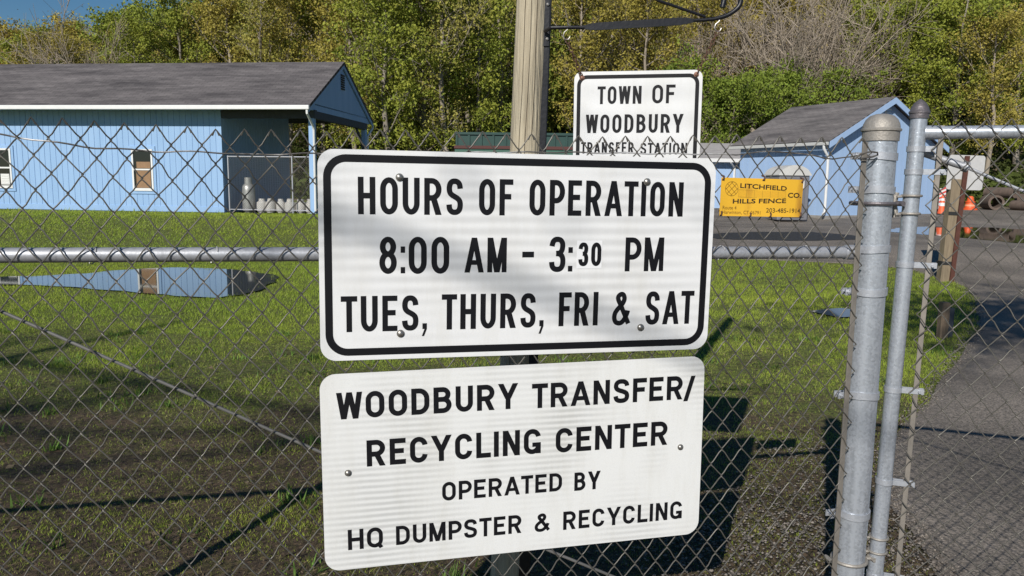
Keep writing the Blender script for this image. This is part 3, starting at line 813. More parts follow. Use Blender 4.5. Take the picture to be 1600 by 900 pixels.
for z in (-.058, -1.345):
    mb = MB(); ring(mb, px(z), pr_ + .005, .0062, gp_dir * .1)
    mb.tube([px(z) + gp_dir * .085 - ND * .018, px(z) + gp_dir * .085 + ND * .018], .009, 8)
    mb.tube([px(z) - gp_dir * .075 - ND * .015, px(z) - gp_dir * .075 + ND * .02], .008, 8)
    o = mb.build('hinge', CAST_D if z > -1 else CAST, tp, smooth=True)
mb = MB(); mb.box(fp(1.196, -.745, .012), (.019, .006, 1.78), (TD, ND, Z3)); bevel(mb.build('tension_bar', mat('weathered steel bar', (.30, .27, .235), .6, .4, .3, 20), fence), .0015)
# hooked tie at the top of the bar
mb = MB(); mb.tube([fp(1.15, .085, 0), fp(1.165, .105, -.01), fp(1.195, .112, -.02), fp(1.225, .110, -.014), fp(1.235, .103, -.004), fp(1.21, .096, -.012), fp(1.17, .09, -.004)], .003, 6); mb.build('tie_wire', WIRE_T, fence, smooth=True)
# unseen line post that ends the panel
mb = MB(); q = fp(-1.98, 0, .058); mb.lathe([(.03, -CAM_H), (.03, .16), (.034, .161), (.034, .18), (.01, .21)], 16, (q.x, q.y, CAM_H)); mb.build('unseen_line_post', GALV_D, fence, smooth=True)

# ---- the gate
GY = R(-19.5)
GDR = Vector((math.cos(GY), math.sin(GY), 0)); GN = Vector((-math.sin(GY), math.cos(GY), 0))
gbase = Vector((1.338, 2.665, 0)); gtop = Vector((1.374, 2.677, CAM_H + .25))
def gq(s, z, off=0):                                 # z relative to the camera's height; the frame leans a little with its post
    f = (z + CAM_H) / (CAM_H + .25)
    return gbase + (gtop - gbase) * f * Vector((1, 1, 0)).length / math.sqrt(2) * 1.0 + GDR * s + GN * off + Z3 * 0 if False else Vector((gbase.x + (gtop.x - gbase.x) * f, gbase.y + (gtop.y - gbase.y) * f, z + CAM_H)) + GDR * s + GN * off
gate = thing('chain_link_gate', (1.338, 2.665, .05), 'chain link gate leaf with round top rail swung open at the asphalt drive', 'gate')
GINV = Matrix.Translation(gate.location).inverted()
rp_ = .0265
mb = MB(); mb.tube([gq(0, -1.62), gq(0, .245)], rp_, 24); gpst = mb.build('gate_post', GALV, gate, smooth=True)
mb = MB(); zt = .240; c = gq(0, zt)
mb.lathe([(.0275, -.012), (.0305, -.011), (.031, .004), (.0335, .006), (.0335, .012), (.0300, .015), (.0275, .026), (.0190, .040), (.0085, .049), (.004, .053), (.001, .054)], 24, (c.x, c.y, c.z))
o = mb.build('acorn_cap', CAST_D, gpst, smooth=True)
mb = MB(); mb.tube([gq(.02, .182), gq(2.6, .182)], .0215, 20); mb.tube([gq(.022, .182), gq(.07, .182)], .0235, 20); mb.build('top_rail', GALV, gate, smooth=True)
mb = MB(); mb.tube([gq(.02, -1.55), gq(2.6, -1.55)], .0215, 16); mb.build('bottom_rail', GALV, gate, smooth=True)
mb = MB(); mb.tube([gq(2.6, -1.6), gq(2.6, .2)], .0265, 16); mb.build('end_post', GALV, gate, smooth=True)
mb = MB(); mb.tube([gq(.02, .118, .03), gq(.075, .098, .03), gq(.155, .070, .03)], .0125, 12); mb.tube([gq(.150, .072, .03), gq(.168, .066, .03)], .018, 12)
mb.tube([gq(.16, .068, .03), gq(.42, -.048, .03), gq(1.4, -.52, .03), gq(2.58, -1.09, .03)], .0055, 8)
mb.build('truss_rod', GALV_D, gate, smooth=True)
for z, lug in ((.127, .06), (.050, .098), (-.268, .098), (-.712, .098), (-1.051, .098), (-1.41, .098)):
    mb = MB(); c = gq(0, z)
    n = 30; vs = []; fs = []; h = .0095
    for k in range(n):
        a = 2 * PI * k / n
        for rad in (rp_ + .0004, rp_ + .0032):
            for zz in (-h, h): vs.append(c + Vector((rad * math.cos(a), rad * math.sin(a), zz)))
    for k in range(n):
        b0 = 4 * k; b1 = 4 * ((k + 1) % n)
        fs += [(b0 + 2, b1 + 2, b1 + 3, b0 + 3), (b0 + 1, b0 + 3, b1 + 3, b1 + 1), (b0, b1, b1 + 2, b0 + 2)]
    mb.add(vs, fs)
    for sg in (-1, 1): mb.box(c + GDR * (rp_ + (lug - rp_) / 2) + GN * (sg * .0085), (lug - rp_, .003, .019), (GDR, GN, Z3))
    if lug > .07: mb.tube([c + GDR * (lug - .014) - GN * .018, c + GDR * (lug - .014) + GN * .018], .0055, 8)
    mb.build('tension_band', GALV_B, gpst, smooth=True)
for z in (-.031, -.092, -1.264, -1.318):
    mb = MB(); ring(mb, gq(0, z), rp_ + .004, .0045, Vector((-.05, 0, -.004))); mb.build('hinge_collar', CAST, gpst, smooth=True)
for z in (-.02, -1.25):
    mb = MB(); mb.tube([gq(-.05, z), gq(-.055, z - .04), gq(-.045, z - .085)], .013, 8); mb.build('hinge_pin', CAST, gpst, smooth=True)
mb = MB(); q0, q1 = gq(.072, -1.60, -.005), gq(.072, .205, -.005); axz = (q1 - q0).normalized()
mb.box((q0 + q1) / 2, (.017, .005, (q1 - q0).length), (GDR, GN, axz)); bevel(mb.build('tension_bar', MATS['weathered steel bar'], gate), .0015)
chain_mesh(lambda s, z, o: gq(s, z, -.022 + o), .0475, 66, lambda s: .215, -1.60, seed=3).build('wire_mesh', WIRE, gate, smooth=True, recalc=False)

# ------------------------------------------------------------------ stroke lettering in highway-sign proportions (cap height 1)
def arc(cx, cy, rx, ry, a0, a1, n=14):
    return [(cx + rx * math.cos(R(a0 + (a1 - a0) * k / n)), cy + ry * math.sin(R(a0 + (a1 - a0) * k / n))) for k in range(n + 1)]
def catmull(P, n=6):
    out = []; m = len(P)
    for i in range(m - 1):
        p0 = P[max(i - 1, 0)]; p1 = P[i]; p2 = P[i + 1]; p3 = P[min(i + 2, m - 1)]
        for k in range(n):
            t = k / n
            out.append(tuple(.5 * ((2 * p1[d]) + (-p0[d] + p2[d]) * t + (2 * p0[d] - 5 * p1[d] + 4 * p2[d] - p3[d]) * t * t + (-p0[d] + 3 * p1[d] - 3 * p2[d] + p3[d]) * t ** 3) for d in (0, 1)))
    out.append(P[-1]); return out
def ribbon(pts, w, closed=False):
    n = len(pts); L = []; Rr = []
    for i in range(n):
        if closed: a = pts[i - 1]; b = pts[(i + 1) % n]
        else: a = pts[max(i - 1, 0)]; b = pts[min(i + 1, n - 1)]
        tx, ty = b[0] - a[0], b[1] - a[1]; l = math.hypot(tx, ty) or 1
        nx, ny = -ty / l * w / 2, tx / l * w / 2
        L.append((pts[i][0] + nx, pts[i][1] + ny)); Rr.append((pts[i][0] - nx, pts[i][1] - ny))
    q = []
    for i in range(n if closed else n - 1):
        k = (i + 1) % n; q.append([Rr[i], Rr[k], L[k], L[i]])
    return [q]
def glyph(ch, W, w):
    """list of strokes, each a list of quads; box W wide, 1 high, stem w"""
    h = w / 2; S = []
    rect = lambda x0, y0, x1, y1: S.append([[(x0, y0), (x1, y0), (x1, y1), (x0, y1)]])
    def diag(x0, y0, x1, y1, ww=None):          # horizontal cuts; x are the centres
        ww = ww or w * math.hypot(x1 - x0, y1 - y0) / max(abs(y1 - y0), 1e-6)
        d = ww / 2; S.append([[(x0 - d, y0), (x0 + d, y0), (x1 + d, y1), (x1 - d, y1)]])
        return ww
    rx = (W - w) / 2; ry = min(.31, max(rx, .24)); cx = W / 2
    U = lambda u, v: (h + u * (W - w), h + v * (1 - w))
    def bowl(y0, y1, xr, rad=None):
        ryy = rad or (y1 - y0) / 2; rxx = min(ryy * 1.05, (xr - h) * .6); xc = xr - rxx
        p = [(h * .6, y1), (xc, y1)] + arc(xc, y1 - ryy, rxx, ryy, 90, 0, 10) + arc(xc, y0 + ryy, rxx, ryy, 0, -90, 10) + [(h * .6, y0)]
        q = [p[0]]
        for t in p[1:]:
            if math.hypot(t[0] - q[-1][0], t[1] - q[-1][1]) > 1e-5: q.append(t)
        S.extend(ribbon(q, w))
    if ch in 'O0Q':
        p = arc(cx, 1 - h - ry, rx, ry, 0, 180, 18) + arc(cx, h + ry, rx, ry, 180, 360, 18)
        S.extend(ribbon(p, w, True))
        if ch == 'Q': S.append([[(W * .55, .20), (W * .55 + w * .95, .27), (W * 1.02, .02), (W * 1.02 - w * .9, -.06)]])
    elif ch == 'H': rect(0, 0, w, 1); rect(W - w, 0, W, 1); rect(w, .5 - h, W - w, .5 + h)
    elif ch == 'U': S.extend(ribbon([(h, 1)] + arc(cx, h + ry, rx, ry, 180, 360, 18) + [(W - h, 1)], w))
    elif ch == 'R':
        rect(0, 0, w, 1); bowl(.46, 1 - h, W - h * 1.1); diag(W - w * .58, 0, W * .52, .47, w * 1.12)
    elif ch == 'P': rect(0, 0, w, 1); bowl(.42, 1 - h, W - h)
    elif ch == 'B': rect(0, 0, w, 1); bowl(.53, 1 - h, W - h * 1.4); bowl(h, .53, W - h)
    elif ch == 'D': rect(0, 0, w, 1); bowl(h, 1 - h, W - h, .30)
    elif ch == 'F': rect(0, 0, w, 1); rect(w, 1 - w, W, 1); rect(w, .52 - h, W * .86, .52 + h)
    elif ch == 'E': rect(0, 0, w, 1); rect(w, 1 - w, W, 1); rect(w, .52 - h, W * .88, .52 + h); rect(w, 0, W, w)
    elif ch == 'L': rect(0, 0, w, 1); rect(w, 0, W, w)
    elif ch == 'T': rect(0, 1 - w, W, 1); rect(cx - h, 0, cx + h, 1 - w)
    elif ch == 'I': rect(0, 0, W, 1)
    elif ch == 'A':
        d = w * .56; diag(d, 0, cx, 1); diag(W - d, 0, cx, 1); rect(W * .24, .22, W * .76, .22 + w * .9)
    elif ch == 'V': d = w * .56; diag(d, 1, cx, 0); diag(W - d, 1, cx, 0)
    elif ch == 'N': rect(0, 0, w, 1); rect(W - w, 0, W, 1); diag(h * 1.05, 1, W - h * 1.05, 0)
    elif ch == 'M': rect(0, 0, w * .95, 1); rect(W - w * .95, 0, W, 1); diag(h * 1.1, 1, cx, 0, w * 1.05); diag(W - h * 1.1, 1, cx, 0, w * 1.05)
    elif ch == 'W':
        d = w * .52
        for a, b in ((d, W * .275), (cx, W * .275), (cx, W * .725), (W - d, W * .725)): diag(a, 1, b, 0, w * 1.02)
    elif ch == 'Y': d = w * .6; diag(d, 1, cx, .40, w * 1.12); diag(W - d, 1, cx, .40, w * 1.12); rect(cx - h, 0, cx + h, .44)
    elif ch == 'C': S.extend(ribbon(arc(cx, 1 - h - ry, rx, ry, 4, 180, 18) + arc(cx, h + ry, rx, ry, 180, 356, 18), w))
    elif ch == 'G':
        S.extend(ribbon(arc(cx, 1 - h - ry, rx, ry, 8, 180, 18) + arc(cx, h + ry, rx, ry, 180, 352, 18), w)); rect(W - w, 0.02, W, .46); rect(cx, .46 - w * .9, W - w, .46)
    elif ch == 'S':
        S.extend(ribbon(catmull([U(*p) for p in ((.99, .76), (.93, .895), (.74, .98), (.5, 1), (.25, .98), (.07, .89), (.02, .745), (.09, .63), (.27, .555), (.5, .505), (.74, .45), (.93, .375), (1, .25), (.94, .1), (.75, .02), (.5, 0), (.25, .02), (.06, .105), (0, .25))], 4), w))
    elif ch == '8':
        for y0, y1, k in ((.535, 1 - h, .90), (h, .535, 1)):
            S.extend(ribbon(arc(cx, (y0 + y1) / 2, rx * k, (y1 - y0) / 2, 0, 345, 23), w, True))
    elif ch == '3':
        S.extend(ribbon(catmull([U(*p) for p in ((.0, .77), (.08, .905), (.27, .985), (.5, 1), (.75, .975), (.92, .885), (.95, .76), (.88, .63), (.7, .55), (.38, .53))], 4), w))
        S.extend(ribbon(catmull([U(*p) for p in ((.38, .53), (.72, .51), (.93, .42), (1, .28), (.95, .12), (.77, .025), (.5, 0), (.23, .025), (.05, .11), (0, .25))], 4), w))
    elif ch == '&':
        ww = w * .92
        S.extend(ribbon(catmull([U(*p) for p in ((1.05, -.02), (.75, .30), (.45, .62), (.27, .80), (.25, .92), (.42, 1), (.6, .99), (.70, .88), (.66, .76), (.5, .63), (.25, .50), (.06, .36), (0, .2), (.1, .05), (.32, 0), (.56, .03), (.78, .17), (.93, .34), (.98, .44))], 4), ww))
    elif ch == ':': rect(0, .0, W, .235); rect(0, .765, W, 1)
    elif ch == '-': rect(0, 0, W, 1)
    elif ch == ',': S.append([[(W * .12, 1), (W, 1), (W, .55), (W * .12, .55)]]); S.append([[(W * .52, .56), (W, .56), (W * .45, 0), (0, .0)]])
    elif ch == '/': diag(w * .4, 0, W - w * .4, 1, w * .95)
    return S
RELW = dict(H=1, O=1.03, U=1, R=1.04, S=1, F=.88, E=.90, P=1, A=1.24, T=.96, N=1.02, M=1.22, W=1.42, D=1.02, B=1.03, Y=1.22, C=1.0, G=1.03, L=.86, Q=1.03)
RELW.update({'8': 1, '0': 1, '3': .97, '&': 1.25})
def lettering(mb, P, text, u0, u1, base, hh, w, gap, lift):
    """P(u,v,lift) places a point of the sign face"""
    wid = []; fixed = 0; free = 0
    for ch in text:
        if ch in 'I': fixed += w; wid.append(('f', w))
        else: free += RELW.get(ch, 1); wid.append(('r', RELW.get(ch, 1)))
    tot = (u1 - u0) / hh
    g = 0
    if len(text) > 1:
        pairs = [gap * (.35 if text[i] in 'ATVWYL' and text[i + 1] in 'ATVWY' else .75 if (text[i] in 'TYWAFPL') or (text[i + 1] in 'ATYW') else 1) for i in range(len(text) - 1)]
    else: pairs = []
    k = (tot - fixed - sum(pairs)) / max(free, 1e-6) if free else 0
    x = 0
    for n, ch in enumerate(text):
        W = wid[n][1] if wid[n][0] == 'f' else wid[n][1] * k
        if len(text) == 1: W = tot
        for si, stroke in enumerate(glyph(ch, W, w)):
            for q in stroke:
                mb.add([P(u0 + (x + p[0]) * hh, base + p[1] * hh, lift + .00004 * (si + 1)) for p in q], [(0, 1, 2, 3)])
        x += W + (pairs[n] if n < len(pairs) else 0)

def rrect(W, Hh, r, n=8):
    p = []
    for cx, cy, a in ((W / 2 - r, Hh / 2 - r, 0), (-W / 2 + r, Hh / 2 - r, 90), (-W / 2 + r, -Hh / 2 + r, 180), (W / 2 - r, -Hh / 2 + r, 270)):
        p += [(cx + r * math.cos(R(a + 90 * k / n)), cy + r * math.sin(R(a + 90 * k / n))) for k in range(n + 1)]
    q = []; m = len(p)
    for i in range(m):
        a, b = p[i], p[(i + 1) % m]; c = max(1, int(math.hypot(b[0] - a[0], b[1] - a[1]) / .03)) if i % (n + 1) == n else 1
        q += [(a[0] + (b[0] - a[0]) * k / c, a[1] + (b[1] - a[1]) * k / c) for k in range(c)]
    return q
class SignFace:
    def __init__(s, centre, T, Nn, rot, bend=None):
        c, sn = math.cos(rot), math.sin(rot); s.c = Vector(centre)
        s.a = T * c + Z3 * sn; s.b = Z3 * c - T * sn; s.n = Nn; s.bend = bend or (lambda u, v: 0)
    def P(s, u, v, lift=0): return s.c + s.a * u + s.b * v - s.n * (lift + s.bend(u, v))
def sign_plate(F, W, Hh, r, th, m, parent, name='plate', nu=24, nv=12):
    """sheet with rounded corners: a gridded face so that it can bow, plus an edge and a back"""
    mb = MB(); ol = rrect(W, Hh, r)
    n = len(ol)
    rings = 14; vs = []; 
    for k in range(rings + 1):
        t = k / rings
        for u, v in ol: vs.append(F.P(u * (1 - t * .98), v * (1 - t * .98), 0))
    fs = []
    for k in range(rings):
        for i in range(n): fs.append((k * n + i, k * n + (i + 1) % n, (k + 1) * n + (i + 1) % n, (k + 1) * n + i))
    fs.append(tuple(rings * n + i for i in range(n)))
    o = len(vs)
    for u, v in ol: vs.append(F.P(u, v, -th))
    for i in range(n): fs.append((i, o + i, o + (i + 1) % n, (i + 1) % n))
    fs.append(tuple(o + i for i in range(n - 1, -1, -1)))
    mb.add(vs, fs)
    return mb.build(name, m, parent)
def sign_border(F, W, Hh, r, w, m, parent):
    A_ = rrect(W, Hh, r, 10); B_ = []
    for (u, v) in A_:
        # matching point on the inner outline
        cu, cv = W / 2 - r, Hh / 2 - r
        if abs(u) > cu and abs(v) > cv:
            dx, dy = abs(u) - cu, abs(v) - cv; f = (r - w) / r
            B_.append((math.copysign(cu + dx * f, u), math.copysign(cv + dy * f, v)))
        elif abs(v) >= Hh / 2 - 1e-6: B_.append((u, math.copysign(Hh / 2 - w, v)))
        else: B_.append((math.copysign(W / 2 - w, u), v))
    mb = MB(); n = len(A_); vs = []; fs = []
    SUB = 1
    vs = [F.P(u, v, .0004) for u, v in A_] + [F.P(u, v, .0004) for u, v in B_]
    for i in range(n): fs.append((i, (i + 1) % n, n + (i + 1) % n, n + i))
    mb.add(vs, fs); return mb.build('border', m, parent)
def bolt(F, u, v, r, parent, m=None):
    mb = MB(); ax = (F.a, F.b, -F.n)
    mb.lathe([(r * 1.25, 0), (r * 1.25, .0018), (r * .95, .002), (r * .9, .005), (r * .55, .0075), (r * .2, .0082)], 14, F.P(u, v, .0008), ax)
    return mb.build('bolt', m or ZINC, parent, smooth=True)

# ---- hours notice
S1 = SignFace(fp(.0438, -.2215, 0), TD, ND, -.0059, lambda u, v: .0025 * math.sin(u * 3 + .5) + .002 * math.cos(v * 5))
s1 = thing('hours_sign', fp(.0438, -.2215 - .305, 0), 'large white opening hours sign with black border wired to the fence', 'sign')
sign_plate(S1, 1.2192, .6096, .046, .002, SHEET, s1)
sign_border(S1, 1.2192 - .030, .6096 - .028, .064, .0215, BLACKV, s1)
W1 = [[('HOURS', -.4988, -.1961, .1222, .1065), ('OF', -.1482, -.0452, .1222, .1068), ('OPERATION', .0050, .5018, .1228, .107)],
      [('8', -.4398, -.3894, -.0505, .1088), (':', -.3782, -.3652, -.049, .0788), ('00', -.3549, -.2357, -.0511, .1093), ('AM', -.1908, -.0619, -.0483, .1041), ('-', -.0141, .0224, -.0037, .0175), ('3', .0702, .1220, -.0489, .1082), (':', .1304, .1447, -.0477, .0749), ('30', .1628, .2365, -.0313, .0730), ('PM', .3151, .4438, -.0488, .1061)],
      [('TUES', -.5503, -.3261, -.2202, .1058), (',', -.3162, -.3010, -.2376, .0387), ('THURS', -.2570, .0316, -.2197, .1068), (',', .0422, .0575, -.2395, .0421), ('FRI', .1052, .2323, -.2179, .1058), ('&', .2784, .3400, -.2208, .1080), ('SAT', .3908, .5560, -.2201, .1070)]]
for row in W1:
    for (t, a_, b_, y_, h_) in row:
        mb = MB(); lettering(mb, S1.P, t, a_, b_, y_, h_, .152 if h_ > .08 else .175 if t == '30' else .2, .125, .0012 if t == '30' else .0004)
        mb.build('lettering', BLACKV, s1, recalc=False)
mb = MB(); mb.add([S1.P(u, v, .0008) for u, v in ((.1577, -.0385), (.2387, -.0385), (.2387, .0475), (.1577, .0475))], [(0, 1, 2, 3)]); mb.build('patch', PATCH, s1)
for u, v in ((-.381, .229), (.378, .229), (-.379, -.228), (.376, -.228)): bolt(S1, u, v, .0092, s1)

# ---- recycling centre notice
S2 = SignFace(fp(.0395, -.863, 0), TD, ND, .0076, lambda u, v: .002 * math.sin(u * 3 - .6) + .0015 * math.cos(v * 5))
s2 = thing('recycling_center_sign', fp(.0395, -.863 - .305, 0), 'white sign without border naming the recycling center, below the hours sign', 'sign')
sign_plate(S2, 1.2192, .6096, .046, .002, SHEET2, s2)
W2 = [[('WOODBURY', -.5638, -.0140, .1674, .081), ('TRANSFER', .0296, .5350, .1643, .0785), ('/', .5390, .5775, .1570, .084)],
      [('RECYCLING', -.4791, .0594, .0165, .0816), ('CENTER', .1081, .4868, .0144, .08)],
      [('OPERATED', -.2533, .1306, -.1127, .0604), ('BY', .1716, .2603, -.117, .0612)],
      [('HQ', -.5405, -.4361, -.2426, .065), ('DUMPSTER', -.3964, -.0012, -.2418, .0615), ('&', .0413, .0922, -.2453, .0625), ('RECYCLING', .1364, .5475, -.2462, .0622)]]
for row in W2:
    for (t, a_, b_, y_, h_) in row:
        mb = MB(); lettering(mb, S2.P, t, a_, b_, y_, h_, .192 if h_ > .07 else .185, .155, .0004)
        mb.build('lettering', BLACKV, s2, recalc=False)
for u, v in ((-.535, .002), (.533, .003)): bolt(S2, u, v, .0080, s2)

# ---- yellow fence maker's plate
def ybend(u, v): return -.003 * math.exp(-((u - .150) / .012) ** 2) + .0025 * math.sin(u * 22 + .4) + .006 * max(0, -v - .045) / .02 * abs(math.sin(u * 17)) * .35
SY = SignFace(fp(.8195, -.0405, -.006), TD, ND, -.013, ybend)
sy = thing('fence_company_plate', fp(.8195, -.102, -.006), 'small yellow metal plate of the fence maker on the wire mesh', 'sign')
def yellow_mat():
    m = bpy.data.materials.new('yellow enamel'); m.use_nodes = True
    nt = m.node_tree; b = nt.nodes['Principled BSDF']; b.inputs['Roughness'].default_value = .45
    tc = N(nt, 'TexCoord'); n1 = N(nt, 'TexNoise'); n1.inputs['Scale'].default_value = 9; n1.inputs['Detail'].default_value = 8
    mp = N(nt, 'Mapping'); mp.inputs['Scale'].default_value = (1, 1, .4); nt.links.new(tc.outputs['Object'], mp.inputs[0]); nt.links.new(mp.outputs[0], n1.inputs['Vector'])
    r = N(nt, 'ValToRGB'); r.color_ramp.elements[0].position = .30; r.color_ramp.elements[0].color = (.50, .24, .03, 1)
    r.color_ramp.elements[1].position = .40; r.color_ramp.elements[1].color = (.82, .46, .035, 1)
    nt.links.new(n1.outputs['Fac'], r.inputs[0]); nt.links.new(r.outputs[0], b.inputs['Base Color'])
    return m
mb = MB(); nu, nv = 110, 30; vs = []
for sd in (0, 1):
    for j in range(nv + 1):
        for i in range(nu + 1):
            u = -.1465 + .293 * i / nu; v = -.0605 + .121 * j / nv
            vs.append(SY.P(u, v, 0 if sd == 0 else -.0012))
n1_ = (nu + 1) * (nv + 1); fs = []
for j in range(nv):
    for i in range(nu):
        a_ = j * (nu + 1) + i; fs.append((a_, a_ + 1, a_ + nu + 2, a_ + nu + 1)); fs.append((n1_ + a_, n1_ + a_ + nu + 1, n1_ + a_ + nu + 2, n1_ + a_ + 1))
for i in range(nu): fs.append((i, n1_ + i, n1_ + i + 1, i + 1)); q = nv * (nu + 1); fs.append((q + i, q + i + 1, n1_ + q + i + 1, n1_ + q + i))
for j in range(nv): q = j * (nu + 1); fs.append((q, q + nu + 1, n1_ + q + nu + 1, n1_ + q)); q += nu; fs.append((q, n1_ + q, n1_ + q + nu + 1, q + nu + 1))
mb.add(vs, fs); mb.build('plate', yellow_mat(), sy, smooth=True)
DG = None
def font_text(text, u0, u1, base, hh, F, m, parent, bold=0.0, slope=0.0, lift=.0009):
    """flat lettering from the built-in typeface, fitted into the box"""
    cu = bpy.data.curves.new('lettering', 'FONT'); cu.body = text; cu.size = 1; cu.offset = bold; cu.resolution_u = 3
    ob = bpy.data.objects.new('lettering', cu); COL.objects.link(ob)
    dg = bpy.context.evaluated_depsgraph_get(); dg.update()
    me = bpy.data.meshes.new_from_object(ob.evaluated_get(dg))
    bpy.data.objects.remove(ob)
    vs = [v.co.copy() for v in me.vertices]; x0 = min(v.x for v in vs); x1 = max(v.x for v in vs)
    cap = .70 + bold * 2
    for v in me.vertices:
        fx = (v.co.x - x0) / (x1 - x0)
        u = u0 + (u1 - u0) * fx; w = base + slope * (fx - .5) + (v.co.y + bold) / cap * hh
        v.co = F.P(u, w, lift)
    me.materials.clear(); me.materials.append(m); me.name = 'lettering'
    o = bpy.data.objects.new('lettering', me); COL.objects.link(o); o.parent = parent
    o.matrix_parent_inverse = Matrix.Translation(parent.location).inverted()
    return o
BLKP = mat('dark printed ink', (.035, .022, .012), .5); BRNP = mat('faded brown ink', (.26, .15, .02), .5); INK2 = mat('faded dark ink', (.09, .06, .015), .5)
font_text('LITCHFIELD', -.0795, .0840, .0265, .0150, SY, BLKP, sy, .022, -.006)
font_text('CO.', .0896, .1396, .0020, .0160, SY, BLKP, sy, .022)
font_text('HILLS FENCE', -.1020, .0845, -.0180, .0148, SY, BLKP, sy, .022, .005)
font_text('Route 4', -.1370, -.0880, -.0390, .0112, SY, BRNP, sy, .004)
font_text('Harwinton, CT 06791', -.1370, -.0040, -.0535, .0112, SY, BRNP, sy, .004)
font_text('203-485-1914', .0150, .1400, -.0470, .0145, SY, INK2, sy, .006)
mb = MB(); cu_, cv_ = -.1085, .026; rad = .0225
def lineq(mb, p, q, w):
    dx, dy = q[0] - p[0], q[1] - p[1]; l = math.hypot(dx, dy); nx, ny = -dy / l * w / 2, dx / l * w / 2
    mb.add([SY.P(p[0] + nx, p[1] + ny, .0007), SY.P(q[0] + nx, q[1] + ny, .0007), SY.P(q[0] - nx, q[1] - ny, .0007), SY.P(p[0] - nx, p[1] - ny, .0007)], [(0, 1, 2, 3)])
cpts = [(cu_ + rad * math.cos(a), cv_ + rad * math.sin(a)) for a in np.linspace(0, 2 * PI, 33)]
for p, q in zip(cpts[:-1], cpts[1:]): lineq(mb, p, q, .0014)
for k in (-1, 0, 1):
    o_ = k * .0135; L = math.sqrt(rad ** 2 - o_ ** 2) * .96
    for s in (1, -1):
        d = (math.sqrt(.5), s * math.sqrt(.5)); nn = (-d[1], d[0]); c = (cu_ + nn[0] * o_, cv_ + nn[1] * o_)
        lineq(mb, (c[0] - d[0] * L, c[1] - d[1] * L), (c[0] + d[0] * L, c[1] + d[1] * L), .0014)
mb.build('emblem', BRNP, sy, recalc=False)
mb = MB()
for p, q in (((-.0838, .0005), (.0815, .0005)), ((-.0838, .0240), (.0815, .0215))): lineq(mb, p, q, .0009)
for k in range(7): x = -.0838 + .1653 * k / 6; lineq(mb, (x, .0005), (x, .0240 - .0025 * k / 6), .0010)
for k in range(60): x = -.0820 + .162 * k / 59; lineq(mb, (x, .0012), (x, .0228 - .0020 * k / 59), .0006)
mb.build('fence_drawing', mat('faint ochre ink', (.48, .29, .03), .5), sy, recalc=False)
for u, v in ((-.141, .056), (0.0, .058), (.141, .055), (-.142, -.056), (.142, -.056), (-.04, -.059), (.03, -.059)):
    mb = MB(); mb.tube([SY.P(u, v + .012, -.012), SY.P(u + .002, v + .008, .003), SY.P(u, v, .004), SY.P(u - .002, v - .004, -.002)], .0028, 6)
    mb.build('rusty_tie', RUST, sy)

# ------------------------------------------------------------------ pole, black post, hanging sign
PM_ = mat('weathered pole wood', (.56, .49, .355), .85, 0, 0, 5, col2=(.33, .275, .19), bump=.55, bscale=14, stretch=(9, 9, .5))
pole = thing('wooden_pole', (-.0565 + .03, 3.05, 0), 'bare tan wooden pole rising behind the hours sign', 'pole')
mb = MB(); x0p = -.0165; lean = .034
pts = [Vector((x0p + lean * (z - 0), 3.05, z - .02)) for z in np.linspace(0, 4.6, 24)]
mb.tube(pts, [.0630 - .0012 * z for z in np.linspace(0, 4.6, 24)], 28); mb.build('shaft', PM_, pole, smooth=True)
mb = MB()
for k in range(5):
    a = -2.0 + k * .38; z0 = .3 + .5 * k; 
    p = [pts[0] + Vector((lean * z, 0, z)) + Vector((math.cos(a), math.sin(a), 0)) * (.0637 - .0012 * z) for z in np.linspace(z0 + .6, z0 + 2.2 + .2 * k, 12)]
    mb.tube([q + Vector((.002 * math.sin(i * 1.7), 0, 0)) for i, q in enumerate(p)], .0012, 4)
mb.build('drying_cracks', mat('dark crack', (.09, .07, .05), .9), pole)
bpost = thing('bracket_post', (.077, 3.05, 0), 'square black iron post with scrolled sign bracket beside the wooden pole', 'post')
def bx(z): return Vector((.0610 + lean * .62 * z, 3.045, z))
mb = MB(); q0, q1 = bx(-.02), bx(4.3); mb.box((q0 + q1) / 2, (.052, .052, (q1 - q0).length), (Vector((1, 0, -.021)), Vector((0, 1, 0)), (q1 - q0).normalized())); bevel(mb.build('shaft', BLACKI, bpost), .004)
mb = MB(); q = bx(CAM_H + .62); mb.box(q + Vector((.006, -.029, 0)), (.026, .006, .22)); mb.build('mounting_plate', BLACKI, bpost)
for dz in (-.085, .04):
    mb = MB(); mb.lathe([(.006, 0), (.006, .004), (.002, .006)], 8, q + Vector((.012, -.032, dz)), (Vector((1, 0, 0)), Z3, Vector((0, -1, 0)))); mb.build('bolt', ZINC, bpost)
BY_ = 2.95
zc = CAM_H
mb = MB(); mb.tube([(.112, 3.0, zc + .562), (.135, BY_, zc + .565), (.2, BY_, zc + .5665), (.255, BY_, zc + .5668)], .0068, 10)
